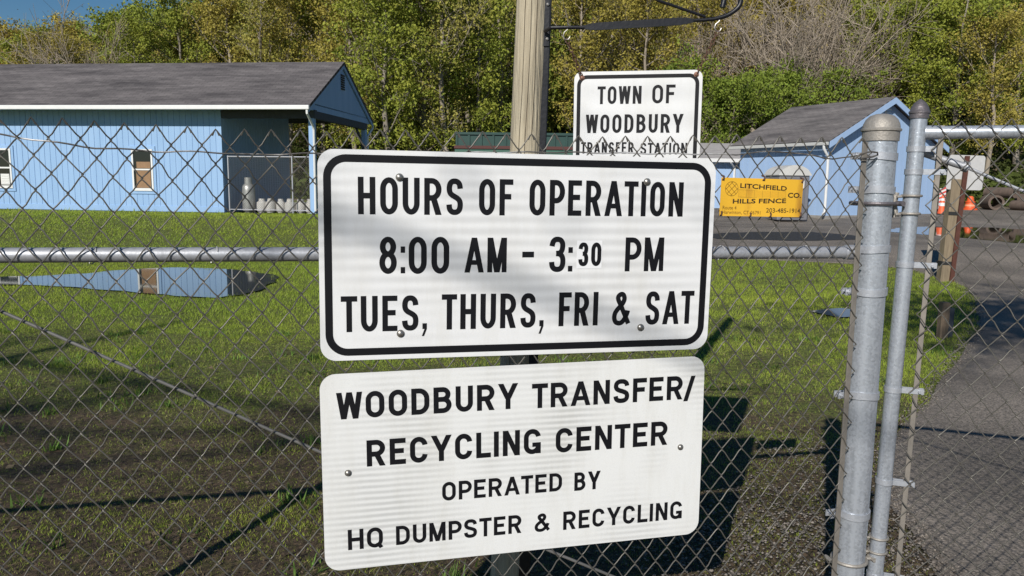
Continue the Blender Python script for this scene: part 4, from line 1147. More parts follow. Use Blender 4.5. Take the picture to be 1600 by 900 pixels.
# hammered flat length of the arm
n = 14; vs = []; fs = []
for k in range(n + 1):
    t = k / n; x = .245 + .42 * t; z = zc + .567 + .0295 * t
    hw = .0135 * min(1, 6 * t + .35, 6 * (1 - t) + .35); th = .0035
    for dy, dz in ((-th, -hw), (th, -hw), (th, hw), (-th, hw)): vs.append((x, BY_ + dy, z + dz))
for k in range(n):
    for e in range(4): fs.append((4 * k + e, 4 * k + (e + 1) % 4, 4 * k + 4 + (e + 1) % 4, 4 * k + 4 + e))
fs += [(3, 2, 1, 0), tuple(4 * n + e for e in range(4))]
mb.add(vs, fs)
sc = catmull([(.655, zc + .596), (.70, zc + .599), (.74, zc + .604), (.785, zc + .619), (.818, zc + .645), (.826, zc + .672), (.814, zc + .694), (.79, zc + .700), (.772, zc + .687), (.764, zc + .663), (.760, zc + .643)], 6)
mb.tube([(x, BY_, z) for x, z in sc], [.0062 + .0035 * min(1, k / 30) for k in range(len(sc))], 10)
mb.build('scrolled_arm', BLACKI, bpost, smooth=True)
mb = MB(); mb.tube([(.700, BY_, zc + .609), (.527, BY_, zc + .664), (.35, BY_ + .01, zc + .745), (.11, 3.02, zc + .95)], .0052, 8); mb.build('stay_rod', BLACKI, bpost, smooth=True)

TA = R(-10)
TT = Vector((math.cos(TA), math.sin(TA), 0)); TN = Vector((-math.sin(TA), math.cos(TA), 0))
tsc = Vector((.4615, 2.97, CAM_H + .112))
ST = SignFace(tsc, TT, TN, .004, lambda u, v: .0015 * math.sin(u * 8))
ts = thing('town_sign', tsc - Z3 * .305, 'white town transfer station sign hanging on chains above the hours sign', 'sign')
sign_plate(ST, .474, .61, .028, .0025, SHEET3, ts)
sign_border(ST, .474 - .022, .61 - .026, .038, .0140, BLACKV, ts)
def pl(x, y):                                           # photograph measurements already turned into face metres below
    return x, y
W3 = [[('TOWN', -.148, .0165, .1845, .0655), ('OF', .056, .1405, .1850, .0680)],
      [('WOODBURY', -.1905, .1740, .0770, .0690)],
      [('TRANSFER', -.2065, -.0070, -.0000, .0430), ('STATION', .0180, .1910, -.0030, .0430)]]
for row in W3:
    for (t, a_, b_, y_, h_) in row:
        mb = MB(); lettering(mb, ST.P, t, a_, b_, y_, h_, .165, .16, .0004)
        mb.build('lettering', BLACKV, ts, recalc=False)
COPPER = mat('rust stained bolt', (.38, .20, .14), .7, .3, .4, 200)
for u, v in ((-.208, .283), (.214, .288)): bolt(ST, u, v, .0075, ts, COPPER)
def chain(p, q, label):
    p = Vector(p); q = Vector(q); c = thing('hanger_chain', q, label, 'chain', None)
    d = (q - p); L = d.length; d.normalize(); side = d.cross(Vector((0, 1, 0))).normalized()
    hk = p + Vector((0, 0, -.0)); mb = MB()
    h_ = [hk + Vector((x, 0, z)) for x, z in ((0, .028), (.007, .02), (.002, .006), (-.010, -.004), (-.014, -.018), (-.006, -.030), (.006, -.029), (.012, -.018))]
    mb.tube([Vector(v) for v in h_], .0022, 8); mb.build('hook', ZINC, c, smooth=True)
    p2 = p + Vector((0, 0, -.028)); d = q - p2; L = d.length; d.normalize(); side = d.cross(Vector((0, 1, 0))).normalized()
    mb = MB(); nL = max(3, int(L / .017)); 
    for k in range(nL):
        cc = p2 + d * (L * (k + .5) / nL); sd_ = side if k % 2 == 0 else Vector((0, 1, 0))
        mb.tube([cc + d * (.0115 * math.cos(a)) + sd_ * (.0060 * math.sin(a)) for a in np.linspace(0, 2 * PI, 12, endpoint=False)], .0021, 6, closed=True)
    mb.build('links', RUST, c, smooth=True)
chain((.192, BY_, zc + .553), ST.P(-.208, .283, .004), 'rusty chain from the arm to the left corner of the town sign')
chain((.748, BY_, zc + .588), ST.P(.214, .288, .004), 'rusty chain from the scroll to the right corner of the town sign')

# ------------------------------------------------------------------ right-hand yard pieces
WOOD = mat('weathered post timber', (.30, .235, .155), .85, 0, 0, 4, col2=(.17, .13, .085), bump=.5, bscale=10, stretch=(6, 6, .6))
yb = thing('timber_post', (7.62, 13.75, hgt1(7.6, 13.7)), 'thick square timber guard post beyond the gate, banded near its foot', 'post')
gz = hgt1(7.6, 13.7) - .1
def tq(z): return Vector((7.690 + .055 * (z - gz), 13.75, z))
TX = (Vector((1, 0, -.03)).normalized(), Vector((0, 1, 0)), Vector((.03, 0, 1)).normalized())
mb = MB(); mb.box(tq((gz + 1.84) / 2), (.165, .165, 1.84 - gz), TX); bevel(mb.build('timber', WOOD, yb), .012)
for z in (1.24, .36): mb = MB(); mb.box(tq(z), (.180, .180, .06), TX); mb.build('strap', HUBM, yb)
bs = thing('road_sign', (7.74, 13.70, gz + .1), 'pale road sign seen from behind on a rusty channel post beside the timber post', 'sign')
mb = MB(); r0, r1 = Vector((7.815, 13.64, gz)), Vector((7.905, 13.64, 2.24)); u2 = (r1 - r0).normalized(); v2 = u2.cross(Vector((0, 1, 0))).normalized()
for dx, dy, sx, sy_ in ((0, 0, .075, .006), (-.035, .016, .006, .03), (.035, .016, .006, .03)):
    mb.box((r0 + r1) / 2 + Vector((dx, dy, 0)), (sx, sy_, (r1 - r0).length), (v2, Vector((0, 1, 0)), u2))
mb.build('channel_post', mat('rusty red post', (.13, .05, .035), .8, .2, .4, 12), bs)
FB = SignFace((7.925, 13.70, 1.955), Vector((1, 0, 0)), Vector((0, 1, 0)), -.02)
sign_plate(FB, .64, .60, .05, .004, mat('bare sign back', (.62, .61, .60), .5, .15, .15, 6), bs)
st = thing('stump_post', (4.87, 8.65, 0), 'short weathered wooden stake at the edge of the drive', 'post')
mb = MB(); mb.box((4.9, 8.65, .19), (.09, .09, .44)); bevel(mb.build('stake', mat('dark stake timber', (.22, .16, .11), .9, 0, .4, 8, bump=.4, bscale=12, stretch=(6, 6, .6)), st), .006)
mb = MB(); mb.box((4.985, 8.67, .16), (.07, .05, .36)); bevel(mb.build('side_board', DARKW, st), .006)

def cone(x, y, h, label, lean=0.0):
    z = hgt1(x, y) + .02 if y < 40 else .62
    c = thing('traffic_cone', (x, y, z), label, 'traffic cone')
    mb = MB(); mb.box((x, y, z + .02), (h * .5, h * .5, .04)); bevel(mb.build('base', HUBM, c), .01)
    mb = MB(); mb.lathe([(h * .20, .041), (h * .045, h * .98), (h * .04, h)], 16, (x, y, z)); mb.build('cone_body', ORANGE, c, smooth=True)
    for a, b in ((.42, .58), (.68, .80)):
        mb = MB(); f = lambda t: h * (.20 - .158 * t) + .004
        mb.lathe([(f(a), h * a), (f(b), h * b)], 16, (x, y, z)); mb.build('reflective_band', WHITE_P, c, smooth=True)
    return c
cone(16.95, 30.7, .80, 'orange traffic cone with white bands standing on the asphalt')
cone(16.9, 33.2, .85, 'orange cone half hidden behind the gate bar, in front of the white board')
nb = thing('notice_board', (17.9, 34.0, hgt1(17.9, 34)), 'white board with yellow top strip standing behind the cones', 'sign')
nz_ = hgt1(17.9, 34)
mb = MB(); mb.box((17.9, 34, nz_ + .95), (.78, .04, .62)); mb.build('board', WHITE_P, nb)
mb = MB(); mb.box((17.9, 33.99, nz_ + 1.335), (.8, .05, .14)); mb.build('top_strip', mat('yellow strip', (.8, .48, .03), .5), nb)
for dx in (-.3, .3): mb = MB(); mb.box((17.9 + dx, 34.04, nz_ + .32), (.05, .04, .64)); mb.build('leg', HUBM, nb)
mb = MB()
for r_, c_, w_ in ((.17, -.05, .5), (.02, .05, .4), (-.13, -.1, .3)): mb.box((17.9 + c_, 33.976, nz_ + .95 + r_), (w_, .004, .06))
mb.build('lettering', mat('grey print', (.25, .23, .25), .6), nb)
br = thing('striped_barricade', (17.6, 32.2, hgt1(17.6, 32.2)), 'red and white striped barricade panel beside the traffic cone', 'barricade')
bz = hgt1(17.6, 32.2); RED = mat('red stripes', (.62, .06, .05), .5)
mb = MB(); mb.box((17.75, 32.2, bz + .62), (.26, .03, .85)); pn = mb.build('panel', WHITE_P, br)
mb = MB()
for k in range(5):
    z = bz + .28 + k * .16; mb.add([(17.62, 32.182, z), (17.88, 32.182, z + .12), (17.88, 32.182, z + .20), (17.62, 32.182, z + .08)], [(0, 1, 2, 3)])
o = mb.build('stripes', RED, pn, recalc=False)
mb = MB(); mb.box((17.75, 32.2, bz + .1), (.34, .3, .18)); bevel(mb.build('base', HUBM, br), .02)
ob = thing('traffic_drum', (22.1, 37.6, .6), 'squat bright orange drum left of the concrete pipes', 'traffic drum')
mb = MB(); mb.lathe([(.34, 0), (.34, .08), (.24, .09), (.20, .34), (.22, .36), (.22, .40), (.16, .42), (.13, .60), (.08, .66)], 20, (22.1, 37.6, .62)); mb.build('drum_body', ORANGE, ob, smooth=True)
mb = MB(); mb.lathe([(.232, .17), (.222, .26)], 20, (22.1, 37.6, .62)); mb.build('reflective_band', mat('pale orange band', (.8, .35, .2), .5), ob, smooth=True)
CP = mat('brown stained concrete', (.17, .125, .10), .9, 0, .45, 4, bump=.3, bscale=12)
cps = [((23.5, 38.2, .62), .36, 1.2, -12), ((24.6, 37.6, .62), .24, 1.0, 12), ((25.5, 38.2, .62), .40, 1.3, 20), ((24.3, 38.8, 1.20), .26, 1.6, 18), ((26.5, 37.7, .62), .30, 1.2, -15)]
for k, (c, r_, L, an) in enumerate(cps):
    lab = ['brown concrete pipe with dark mouth nearest the orange drum', 'small concrete pipe facing the road in front of the pile', 'thick concrete pipe with its dark mouth facing the road', 'concrete pipe lying on top of the pile', 'concrete pipe with round mouth at the far right of the pile'][k]
    o = thing('concrete_pipe', c, lab, 'concrete pipe', 'stacked concrete pipes')
    d = Vector((math.sin(R(an)), -math.cos(R(an)), 0)); sd_ = Vector((d.y, -d.x, 0)); cc = Vector(c) + Z3 * r_
    mb = MB()
    mb.lathe([(r_ * .72, -L / 2), (r_, -L / 2), (r_, L / 2), (r_ * .72, L / 2)], 22, cc, (sd_, Z3, d)); mb.f = mb.f[:-2]; mb.mi = mb.mi[:-2]
    mb.lathe([(r_ * .72, L / 2), (r_ * .72, -L / 2)], 22, cc, (sd_, Z3, d)); mb.f = mb.f[:-2]; mb.mi = mb.mi[:-2]
    mb.build('shell', CP, o, smooth=True)
gt = thing('green_tarp_heap', (29.6, 38.4, .6), 'low heap under a dark green tarpaulin beside the concrete pipes', 'tarpaulin')
X, Y = np.meshgrid(np.linspace(-1.6, 1.6, 18), np.linspace(-1, 1, 12)); Z = .9 * np.exp(-(X / 1.0) ** 2 - (Y / .7) ** 2) + .12 * fbm(X * 2, Y * 2, 4)
i, j = np.meshgrid(np.arange(17), np.arange(11)); a = (j * 18 + i).ravel()
o = link('tarp', npmesh('tarp', np.stack([X + 28.9, Y + 38.4, Z + .6], -1).reshape(-1, 3), np.stack([a, a + 1, a + 19, a + 18], -1), mat('green tarpaulin', (.03, .10, .07), .5), smooth=True), gt); o.matrix_parent_inverse = Matrix.Translation(gt.location).inverted()

# ------------------------------------------------------------------ trees
def np_tubes(paths, sides=4):
    """paths: list of (pts (n,3), radii (n))"""
    VV = []; FF = []; o = 0
    for P, rad in paths:
        P = np.asarray(P, float); n = len(P)
        t = np.gradient(P, axis=0); t /= np.linalg.norm(t, axis=1)[:, None] + 1e-9
        ref = np.array([.3, .9, .1]) if abs(t[0, 2]) > .8 else np.array([0, 0, 1.])
        u = np.cross(t, ref); u /= np.linalg.norm(u, axis=1)[:, None] + 1e-9; w = np.cross(t, u)
        for k in range(sides):
            an = 2 * PI * k / sides
            VV.append(P + (u * math.cos(an) + w * math.sin(an)) * np.asarray(rad)[:, None])
        # vertex index: o + k*n + i
        for k in range(sides):
            k2 = (k + 1) % sides; i = np.arange(n - 1)
            FF.append(np.stack([o + k * n + i, o + k2 * n + i, o + k2 * n + i + 1, o + k * n + i + 1], -1))
        o += n * sides
    return np.concatenate(VV), np.concatenate(FF)

def leaf_quads(C, size, r, elong=1.3):
    n = len(C); a = r.normal(size=(n, 3)); a /= np.linalg.norm(a, axis=1)[:, None]
    b = r.normal(size=(n, 3)); b -= a * (a * b).sum(1)[:, None]; b /= np.linalg.norm(b, axis=1)[:, None]
    s = size * r.uniform(.6, 1.35, n)[:, None]
    a = a * s * .5 * elong; b = b * s * .5 * .8
    V = np.stack([C - a, C + b * .9 - a * .1, C + a, C - b * .9 - a * .1], 1)
    return V.reshape(-1, 3), np.arange(4 * n).reshape(n, 4)

KIND = dict(
    leafy=dict(H=11.5, rad=2.9, base=.12, limbs=22, sub=6, twig=3, leaves=11000, size=.165, col=(.095, .125, .022), col2=(.16, .165, .03), bark=(.25, .22, .18), sig=.38, up=.55),
    olive=dict(H=11, rad=2.8, base=.22, limbs=20, sub=6, twig=4, leaves=8000, size=.145, col=(.135, .118, .028), col2=(.195, .165, .040), bark=(.30, .255, .20), sig=.40, up=.75),
    sparse=dict(H=11.5, rad=2.5, base=.25, limbs=18, sub=6, twig=4, leaves=3800, size=.14, col=(.13, .130, .034), col2=(.185, .168, .045), bark=(.32, .275, .22), sig=.42, up=.9),
    bare=dict(H=8, rad=3.6, base=.05, limbs=34, sub=8, twig=7, leaves=420, size=.075, col=(.16, .13, .07), col2=(.19, .15, .08), bark=(.36, .30, .235), sig=.5, up=1.3),
    orange=dict(H=9.5, rad=2.6, base=.25, limbs=18, sub=6, twig=4, leaves=6500, size=.145, col=(.23, .135, .035), col2=(.27, .19, .05), bark=(.25, .2, .16), sig=.38, up=.8),
    bright=dict(H=6.5, rad=2.8, base=.05, limbs=18, sub=6, twig=3, leaves=10000, size=.155, col=(.070, .105, .018), col2=(.115, .140, .024), bark=(.2, .17, .13), sig=.36, up=.5),
    conifer=dict(H=13, rad=2.4, base=.12, limbs=46, sub=5, twig=2, leaves=9000, size=.19, col=(.022, .038, .018), col2=(.035, .055, .022), bark=(.12, .1, .08), sig=.22, up=-.05),
)
def grow(kind, seed, lf=1.0):
    k = KIND[kind]; r = np.random.default_rng(seed); H = k['H']; rad = k['rad']
    z = np.linspace(0, 1, 9); wob = np.cumsum(r.normal(0, .09, (9, 2)), 0) * np.minimum(1, z * 3)[:, None]
    tr = np.stack([wob[:, 0], wob[:, 1], z * H * (.97 if kind != 'bare' else .55)], -1)
    r0 = .016 * H
    paths = [(tr, r0 * (1 - .85 * z) + .015)]; twigs = []; ends = []
    for i in range(k['limbs']):
        f = k['base'] + (1 - k['base']) * (i + r.random()) / k['limbs']
        f = min(f, .98)
        if kind == 'bare': f = k['base'] + .4 * r.random()
        zz = f * tr[-1, 2]; p0 = np.array([np.interp(f, z, tr[:, 0]), np.interp(f, z, tr[:, 1]), zz])
        az = i * 2.399 + r.normal(0, .4)
        if kind == 'conifer': prof = (1 - f) ** .8 + .08; up = -.05 + .25 * f
        elif kind == 'bare': prof = r.uniform(.7, 1.15); up = k['up'] * r.uniform(.6, 2.2)
        else: prof = (math.sin(PI * min(1, (f - k['base'] * .6) / (1.06 - k['base'] * .6))) ** .6) * r.uniform(.65, 1.2); up = k['up'] * r.uniform(.5, 1.5)
        L = rad * prof
        if kind == 'bare': L = rad * prof * 1.25
        d = np.array([math.cos(az), math.sin(az), up]); d /= np.linalg.norm(d)
        t = np.linspace(0, 1, 5)[:, None]
        P = p0 + d * L * t + np.array([0, 0, .18 * L]) * t ** 2 + np.cumsum(r.normal(0, .05 * L, (5, 3)), 0) * t
        rb_ = max(.02, r0 * .38 * (1 - .6 * f)); paths.append((P, np.linspace(rb_, .012, 5)))
        for s in range(k['sub']):
            g_ = .25 + .75 * (s + r.random()) / k['sub']; g_ = min(g_, 1)
            q0 = np.array([np.interp(g_, t[:, 0], P[:, c]) for c in range(3)])
            dd = d * .7 + r.normal(0, .55, 3) + np.array([0, 0, .25 if kind != 'conifer' else -.1]); dd /= np.linalg.norm(dd)
            l2 = L * r.uniform(.25, .5) * (1.15 - .5 * g_) + .25
            t3 = np.linspace(0, 1, 3)[:, None]; Q = q0 + dd * l2 * t3 + r.normal(0, .05 * l2, (3, 3)) * t3
            paths.append((Q, np.array([.014, .010, .006]) * (1.2 if kind == 'bare' else 1)))
            ends += [Q[1], Q[2]]
            for w in range(k['twig']):
                a_ = r.uniform(.3, 1); e0_ = Q[0] + (Q[2] - Q[0]) * a_
                e = dd * .6 + r.normal(0, .6, 3) + np.array([0, 0, .3]); e /= np.linalg.norm(e)
                e1_ = e0_ + e * l2 * r.uniform(.35, .75)
                twigs.append((np.stack([e0_, e1_]), np.array([.008, .004]) * (1.5 if kind == 'bare' else 1.0))); ends.append(e1_)
    BV, BF = np_tubes(paths, 5); TV, TF = np_tubes(twigs, 3)
    BV2 = np.concatenate([BV, TV]); BF2 = np.concatenate([BF, TF + len(BV)])
    bc = np.array(k['bark'])[None] * r.uniform(.75, 1.2, (len(BF2), 1))
    E_ = np.array(ends); n = int(k['leaves'] * lf * 1.45)
    wgt = r.random(len(E_)) ** 1.5; wgt /= wgt.sum()
    idx = r.choice(len(E_), n, p=wgt)
    C = E_[idx] + r.normal(0, k['sig'], (n, 3)) * np.array([1, 1, .75]) * r.uniform(.3, 1, (n, 1))
    C[:, 2] = np.maximum(C[:, 2], .15)
    LV, LF = leaf_quads(C, .82 * k['size'] / math.sqrt(lf), r)
    c1, c2 = np.array(k['col']), np.array(k['col2'])
    cl = r.random(len(E_))[idx]            # colour belongs to the twig
    m = np.clip(.65 * cl + .35 * r.random(n), 0, 1)[:, None]
    LC = 2.15 * np.array([1.02, 1.0, .85]) * (c1 * (1 - m) + c2 * m) * r.uniform(.8, 1.2, (n, 1))
    return (BV2, BF2, bc), (LV, LF, LC)

VAR = {}
for kd, cnt in (('leafy', 3), ('olive', 3), ('sparse', 2), ('bare', 2), ('orange', 1), ('bright', 2), ('conifer', 2)):
    for q in range(cnt):
        (bv, bf, bc), (lv, lf_, lc) = grow(kd, 100 + 17 * q + len(kd))
        VAR[(kd, q)] = (npmesh(kd + '_trunk', bv, bf, BARK, bc), npmesh(kd + '_crown', lv, lf_, FOL, lc))
def plant(kind, v, u, Y, sc, label, group=None, name='tree', rot=None, zscale=1.0):
    x = u * Y; z = float(hill(np.array([x]), np.array([Y]))[0]) - .1 if Y > 41.5 else (.55 if Y > 30 else hgt1(x, Y))
    t = thing(name, (x, Y, z), label, 'tree', group)
    t.rotation_euler = (0, 0, rot if rot is not None else random.uniform(0, 6.28)); t.scale = (sc, sc, sc * zscale)
    link('trunk', VAR[(kind, v)][0], t); link('crown', VAR[(kind, v)][1], t)
    return t
def U_(x): return (x - 800) / 1207.4
TREES = [
 # kind, variant, photo x, distance, scale, label
 ('leafy', 0, 612, 43, 1.08, 'bright leafy tree just right of the long blue building\'s gable', 1.0),
 ('leafy', 1, 668, 45, 1.10, 'leafy tree with pale trunk between the blue gable and the pole', 1.0),
 ('sparse', 0, 700, 44, 1.12, 'thin pale stemmed tree with scattered leaves left of the wooden pole', 1.05),
 ('leafy', 2, 745, 47, 1.05, 'dense green tree just left of the wooden pole', 1.0),
 ('sparse', 1, 780, 52, 1.1, 'dark twiggy tree directly behind the wooden pole', 1.0),
 ('olive', 0, 560, 47, 1.08, 'olive tree rising over the peak of the blue gable', 1.0),
 ('leafy', 0, 505, 50, 1.0, 'green tree behind the right end of the shingle roof', 1.05),
 ('olive', 1, 452, 49, 1.0, 'olive tree with light branches above the shingle roof, near its right end', 1.0),
 ('sparse', 0, 410, 47, 1.05, 'branchy half bare tree above the middle of the shingle roof', 1.0),
 ('olive', 2, 362, 50, 1.0, 'yellowish tree above the middle of the shingle roof', 1.0),
 ('leafy', 1, 300, 54, .92, 'green tree with tall top against the sky over the shingle roof', 1.05),
 ('leafy', 2, 225, 53, .82, 'rounded green tree behind the shingle roof left of its middle', 1.0),
 ('bare', 0, 158, 52, 1.25, 'grey leafless tree behind the left part of the shingle roof', 1.0),
 ('olive', 1, 95, 53, .80, 'olive tree behind the left part of the shingle roof', 1.0),
 ('leafy', 0, 50, 55, .78, 'green tree low on the skyline at the far left', 1.0),
 ('orange', 0, 5, 56, .80, 'reddish young tree at the far left of the roofline', 1.0),
 ('olive', 0, 905, 50, 1.05, 'pale olive tree right of the black post', 1.0),
 ('sparse', 1, 945, 54, 1.05, 'thin twiggy tree above the left side of the town sign', 1.0),
 ('olive', 2, 1000, 52, 1.05, 'yellow olive tree straight above the town sign', 1.0),
 ('bright', 0, 1068, 46, 1.05, 'low bright green tree at the right edge of the town sign', 1.0),
 ('olive', 1, 1085, 56, 1.05, 'ochre tree below the scroll of the bracket', 1.0),
 ('bright', 1, 1130, 45, .95, 'dark green bushy tree left of the gabled shed roof', 1.0),
 ('bright', 0, 1195, 47, 1.00, 'fresh green bushy tree behind the gabled shed roof', 1.0),
 ('bright', 1, 1270, 49, 1.00, 'green bushy tree rising over the ridge of the gabled shed', 1.0),
 ('bare', 1, 1228, 51, 1.62, 'big grey leafless tree spreading above the gabled shed', 1.05),
 ('bare', 0, 1305, 54, 1.40, 'brownish leafless tree right of the big grey one', 1.0),
 ('leafy', 2, 1345, 52, .95, 'yellow green tree above the gable peak of the shed', 1.0),
 ('leafy', 0, 1410, 54, 1.05, 'wide green tree behind the terminal post cap', 1.0),
 ('leafy', 1, 1475, 50, 1.00, 'broad green tree over the left end of the gate rail', 1.0),
 ('olive', 0, 1530, 47, .90, 'olive tree with pale forked trunk over the gate rail', 1.0),
 ('leafy', 2, 1575, 52, 1.05, 'tall green tree at the right edge over the gate rail', 1.0),
 ('orange', 0, 1590, 72, 1.10, 'rusty orange tree high on the slope at the top right corner', 1.0),
 ('conifer', 0, 1110, 88, 1.0, 'dark conifer on the ridge above the bracket scroll', 1.0),
 ('conifer', 1, 1165, 84, 1.0, 'dark conifer on the ridge right of the bracket scroll', 1.0),
 ('conifer', 0, 1490, 92, 1.1, 'dark conifer on the ridge above the right gate rail', 1.0),
 ('conifer', 1, 1310, 96, 1.0, 'dark conifer on the ridge above the leafless trees', 1.0),
]
for kd, v, xp, Y, sc, lab, zs in TREES:
    plant(kd, v, U_(xp), Y, sc, lab, 'trees along the foot of the wooded hill', zscale=zs)
# the wood that covers the slope behind them reads as one mass
rw = np.random.default_rng(5); VB = []; FB_ = []; CB = []; MI = []; off = 0
LOW = {}
for kd in ('leafy', 'olive', 'sparse', 'bare', 'orange', 'bright', 'conifer'):
    for q in range(2): LOW[(kd, q)] = grow(kd, 300 + q, .45)
spots = []
for Y in (58, 61, 64, 68, 73, 79, 86, 94, 103, 112, 122, 133):
    n = int(1.55 * Y / 3.9)
    for i in range(n):
        u = -.80 + 1.62 * (i + rw.uniform(.15, .85)) / n; spots.append((u, Y + rw.uniform(-2.2, 2.2)))
for u, Y in spots:
    p = rw.random(); kd = 'olive' if p < .38 else 'sparse' if p < .58 else 'leafy' if p < .68 else 'bare' if p < .87 else 'bright' if p < .92 else 'orange' if p < .96 else 'conifer'
    if kd == 'conifer' and u < .1: kd = 'olive'
    (bv, bf, bc), (lv, lf_, lc) = LOW[(kd, int(rw.integers(2)))]
    x = u * Y; z = float(hill(np.array([x]), np.array([Y]))[0]) - .2; sc = rw.uniform(.85, 1.15) * (.78 if u < -.36 else 1.0) * (1.35 if kd in ('bright', 'bare') else 1)
    a = rw.uniform(0, 2 * PI); c_, s_ = math.cos(a) * sc, math.sin(a) * sc
    tint = rw.uniform(.8, 1.2) * np.array([rw.uniform(.9, 1.12), 1, rw.uniform(.85, 1.1)])
    for (vv, ff, cc, mi) in ((bv, bf, bc, 0), (lv, lf_, lc, 1)):
        W_ = np.stack([vv[:, 0] * c_ - vv[:, 1] * s_ + x, vv[:, 0] * s_ + vv[:, 1] * c_ + Y, vv[:, 2] * sc + z], -1)
        VB.append(W_); FB_.append(ff + off); CB.append(cc * tint if mi else cc); MI.append(np.full(len(ff), mi)); off += len(vv)
wd = link('hillside_woodland', npmesh('hillside_woodland', np.concatenate(VB), np.concatenate(FB_), [BARK, FOL], np.concatenate(CB), np.concatenate(MI)))
tag(wd, 'mixed spring woodland covering the hillside', kind='stuff')
# undergrowth that closes the foot of the wood
n = 70000; Y = rw.uniform(42, 62, n); u = rw.uniform(-.8, .8, n); Xx = u * Y; cl = fbm(Xx / 2.2, Y / 2.2, 21)
keep = cl > .36; Xx, Y, cl = Xx[keep], Y[keep], cl[keep]
Zz = hill(Xx, Y) + rw.random(len(Xx)) ** 1.4 * 3.4 * (cl - .25)
V_, F_ = leaf_quads(np.stack([Xx, Y, Zz], -1), .26, rw)
m_ = np.clip(cl * 1.3 - .2 + rw.normal(0, .15, len(Xx)), 0, 1)[:, None]
ug = link('undergrowth', npmesh('undergrowth', V_, F_, FOL, np.array([.055, .07, .02]) * (1 - m_) + np.array([.10, .13, .025]) * m_)); tag(ug, 'low green undergrowth along the foot of the wood', kind='stuff')

# a half bare tree behind the photographer throws soft branch shadows over the notices and the lawn
def shade_tree():
    O = Vector((-11.6, -9.3, 0)); t = thing('roadside_tree', O, 'nearly leafless roadside tree across the drive from the fence', 'tree')
    r = np.random.default_rng(21); paths = []
    tr = np.array([(-11.6, -9.3, -.1), (-11.55, -9.3, 3), (-11.4, -9.2, 6), (-11.3, -9.2, 9), (-11.2, -9.1, 12.5)]); paths.append((tr, np.array([.26, .22, .17, .12, .05])))
    limbs = [((-11.3, -9.15, 11.1), (-2.6, -7.6, 7.6), .060), ((-11.35, -9.2, 8.0), (-5.3, -7.4, 8.6), .06), ((-11.3, -9.2, 9.6), (-5.9, -8.9, 9.3), .05), ((-11.3, -9.2, 9.0), (-9.0, -11.4, 12), .06), ((-11.4, -9.2, 6.6), (-13.2, -7.9, 10), .07), ((-11.3, -9.2, 10), (-12.5, -10.3, 12.5), .06), ((-11.4, -9.2, 7.0), (-8.4, -7.0, 9.0), .05)]
    for p, q, r0 in limbs:
        p = np.array(p); q = np.array(q); tt_ = np.linspace(0, 1, 7)[:, None]
        P = p + (q - p) * tt_ + np.array([0, 0, .15]) * np.sin(PI * tt_) + np.cumsum(r.normal(0, .06, (7, 3)), 0) * tt_; paths.append((P, np.linspace(r0, .012, 7)))
        for s in range(14 if q[0] > -6.5 and q[2] > 8 else 5):
            g_ = r.uniform(.25, 1); q0 = np.array([np.interp(g_, tt_[:, 0], P[:, c]) for c in range(3)])
            d = (q - p) / np.linalg.norm(q - p) * .6 + r.normal(0, .45, 3); d /= np.linalg.norm(d); l = r.uniform(.4, 1.2)
            Q = q0 + d * l * np.linspace(0, 1, 4)[:, None] + np.cumsum(r.normal(0, .05, (4, 3)), 0); paths.append((Q, np.linspace(.016, .005, 4)))
    inv = Matrix.Translation(O).inverted()
    v, f = np_tubes(paths, 6); o = link('trunk', npmesh('roadside_trunk', v, f, BARK, np.full((len(f), 3), .2)), t); o.matrix_parent_inverse = inv
    E_ = np.concatenate([P[-2:] for P, _ in paths[8:]]); idx = r.integers(0, len(E_), 1500)
    V_, F_ = leaf_quads(E_[idx] + r.normal(0, .22, (1500, 3)), .07, r); o = link('crown', npmesh('roadside_crown', V_, F_, FOL, np.full((len(F_), 3), .12) * np.array([.8, 1, .25])), t); o.matrix_parent_inverse = inv
shade_tree()
def shade_tree_over_drive():
    O = Vector((3.4, -9.4, 0)); inv = Matrix.Translation(O).inverted(); r = np.random.default_rng(4)
    t = thing('roadside_tree', O, 'leaning roadside tree whose leafy limb shades a patch of the drive', 'tree')
    tr = np.array([(3.4, -9.4, -.1), (3.3, -9.3, 3), (3.0, -8.9, 5.6), (2.4, -7.6, 8.0), (1.4, -5.8, 9.6), (.3, -4.4, 10.2)]); paths = [(tr, np.array([.25, .2, .16, .11, .06, .02]))]
    for k in range(16):
        p = np.array([np.interp(r.uniform(3.6, 5), range(6), tr[:, c]) for c in range(3)]); p = tr[4] + (tr[5] - tr[4]) * r.uniform(-.3, 1)
        q = p + r.normal(0, .75, 3); paths.append((np.stack([p, (p + q) / 2 + r.normal(0, .1, 3), q]), np.array([.03, .02, .008])))
    v, f = np_tubes(paths, 6); o = link('trunk', npmesh('drive_trunk', v, f, BARK, np.full((len(f), 3), .2)), t); o.matrix_parent_inverse = inv
    C = np.array([.7, -4.7, 10.0]) + r.normal(0, 1, (4200, 3)) * np.array([1.15, .95, .55]); V_, F_ = leaf_quads(C, .13, r)
    o = link('crown', npmesh('drive_crown', V_, F_, FOL, np.full((len(F_), 3), .12) * np.array([.8, 1, .25])), t); o.matrix_parent_inverse = inv
shade_tree_over_drive()

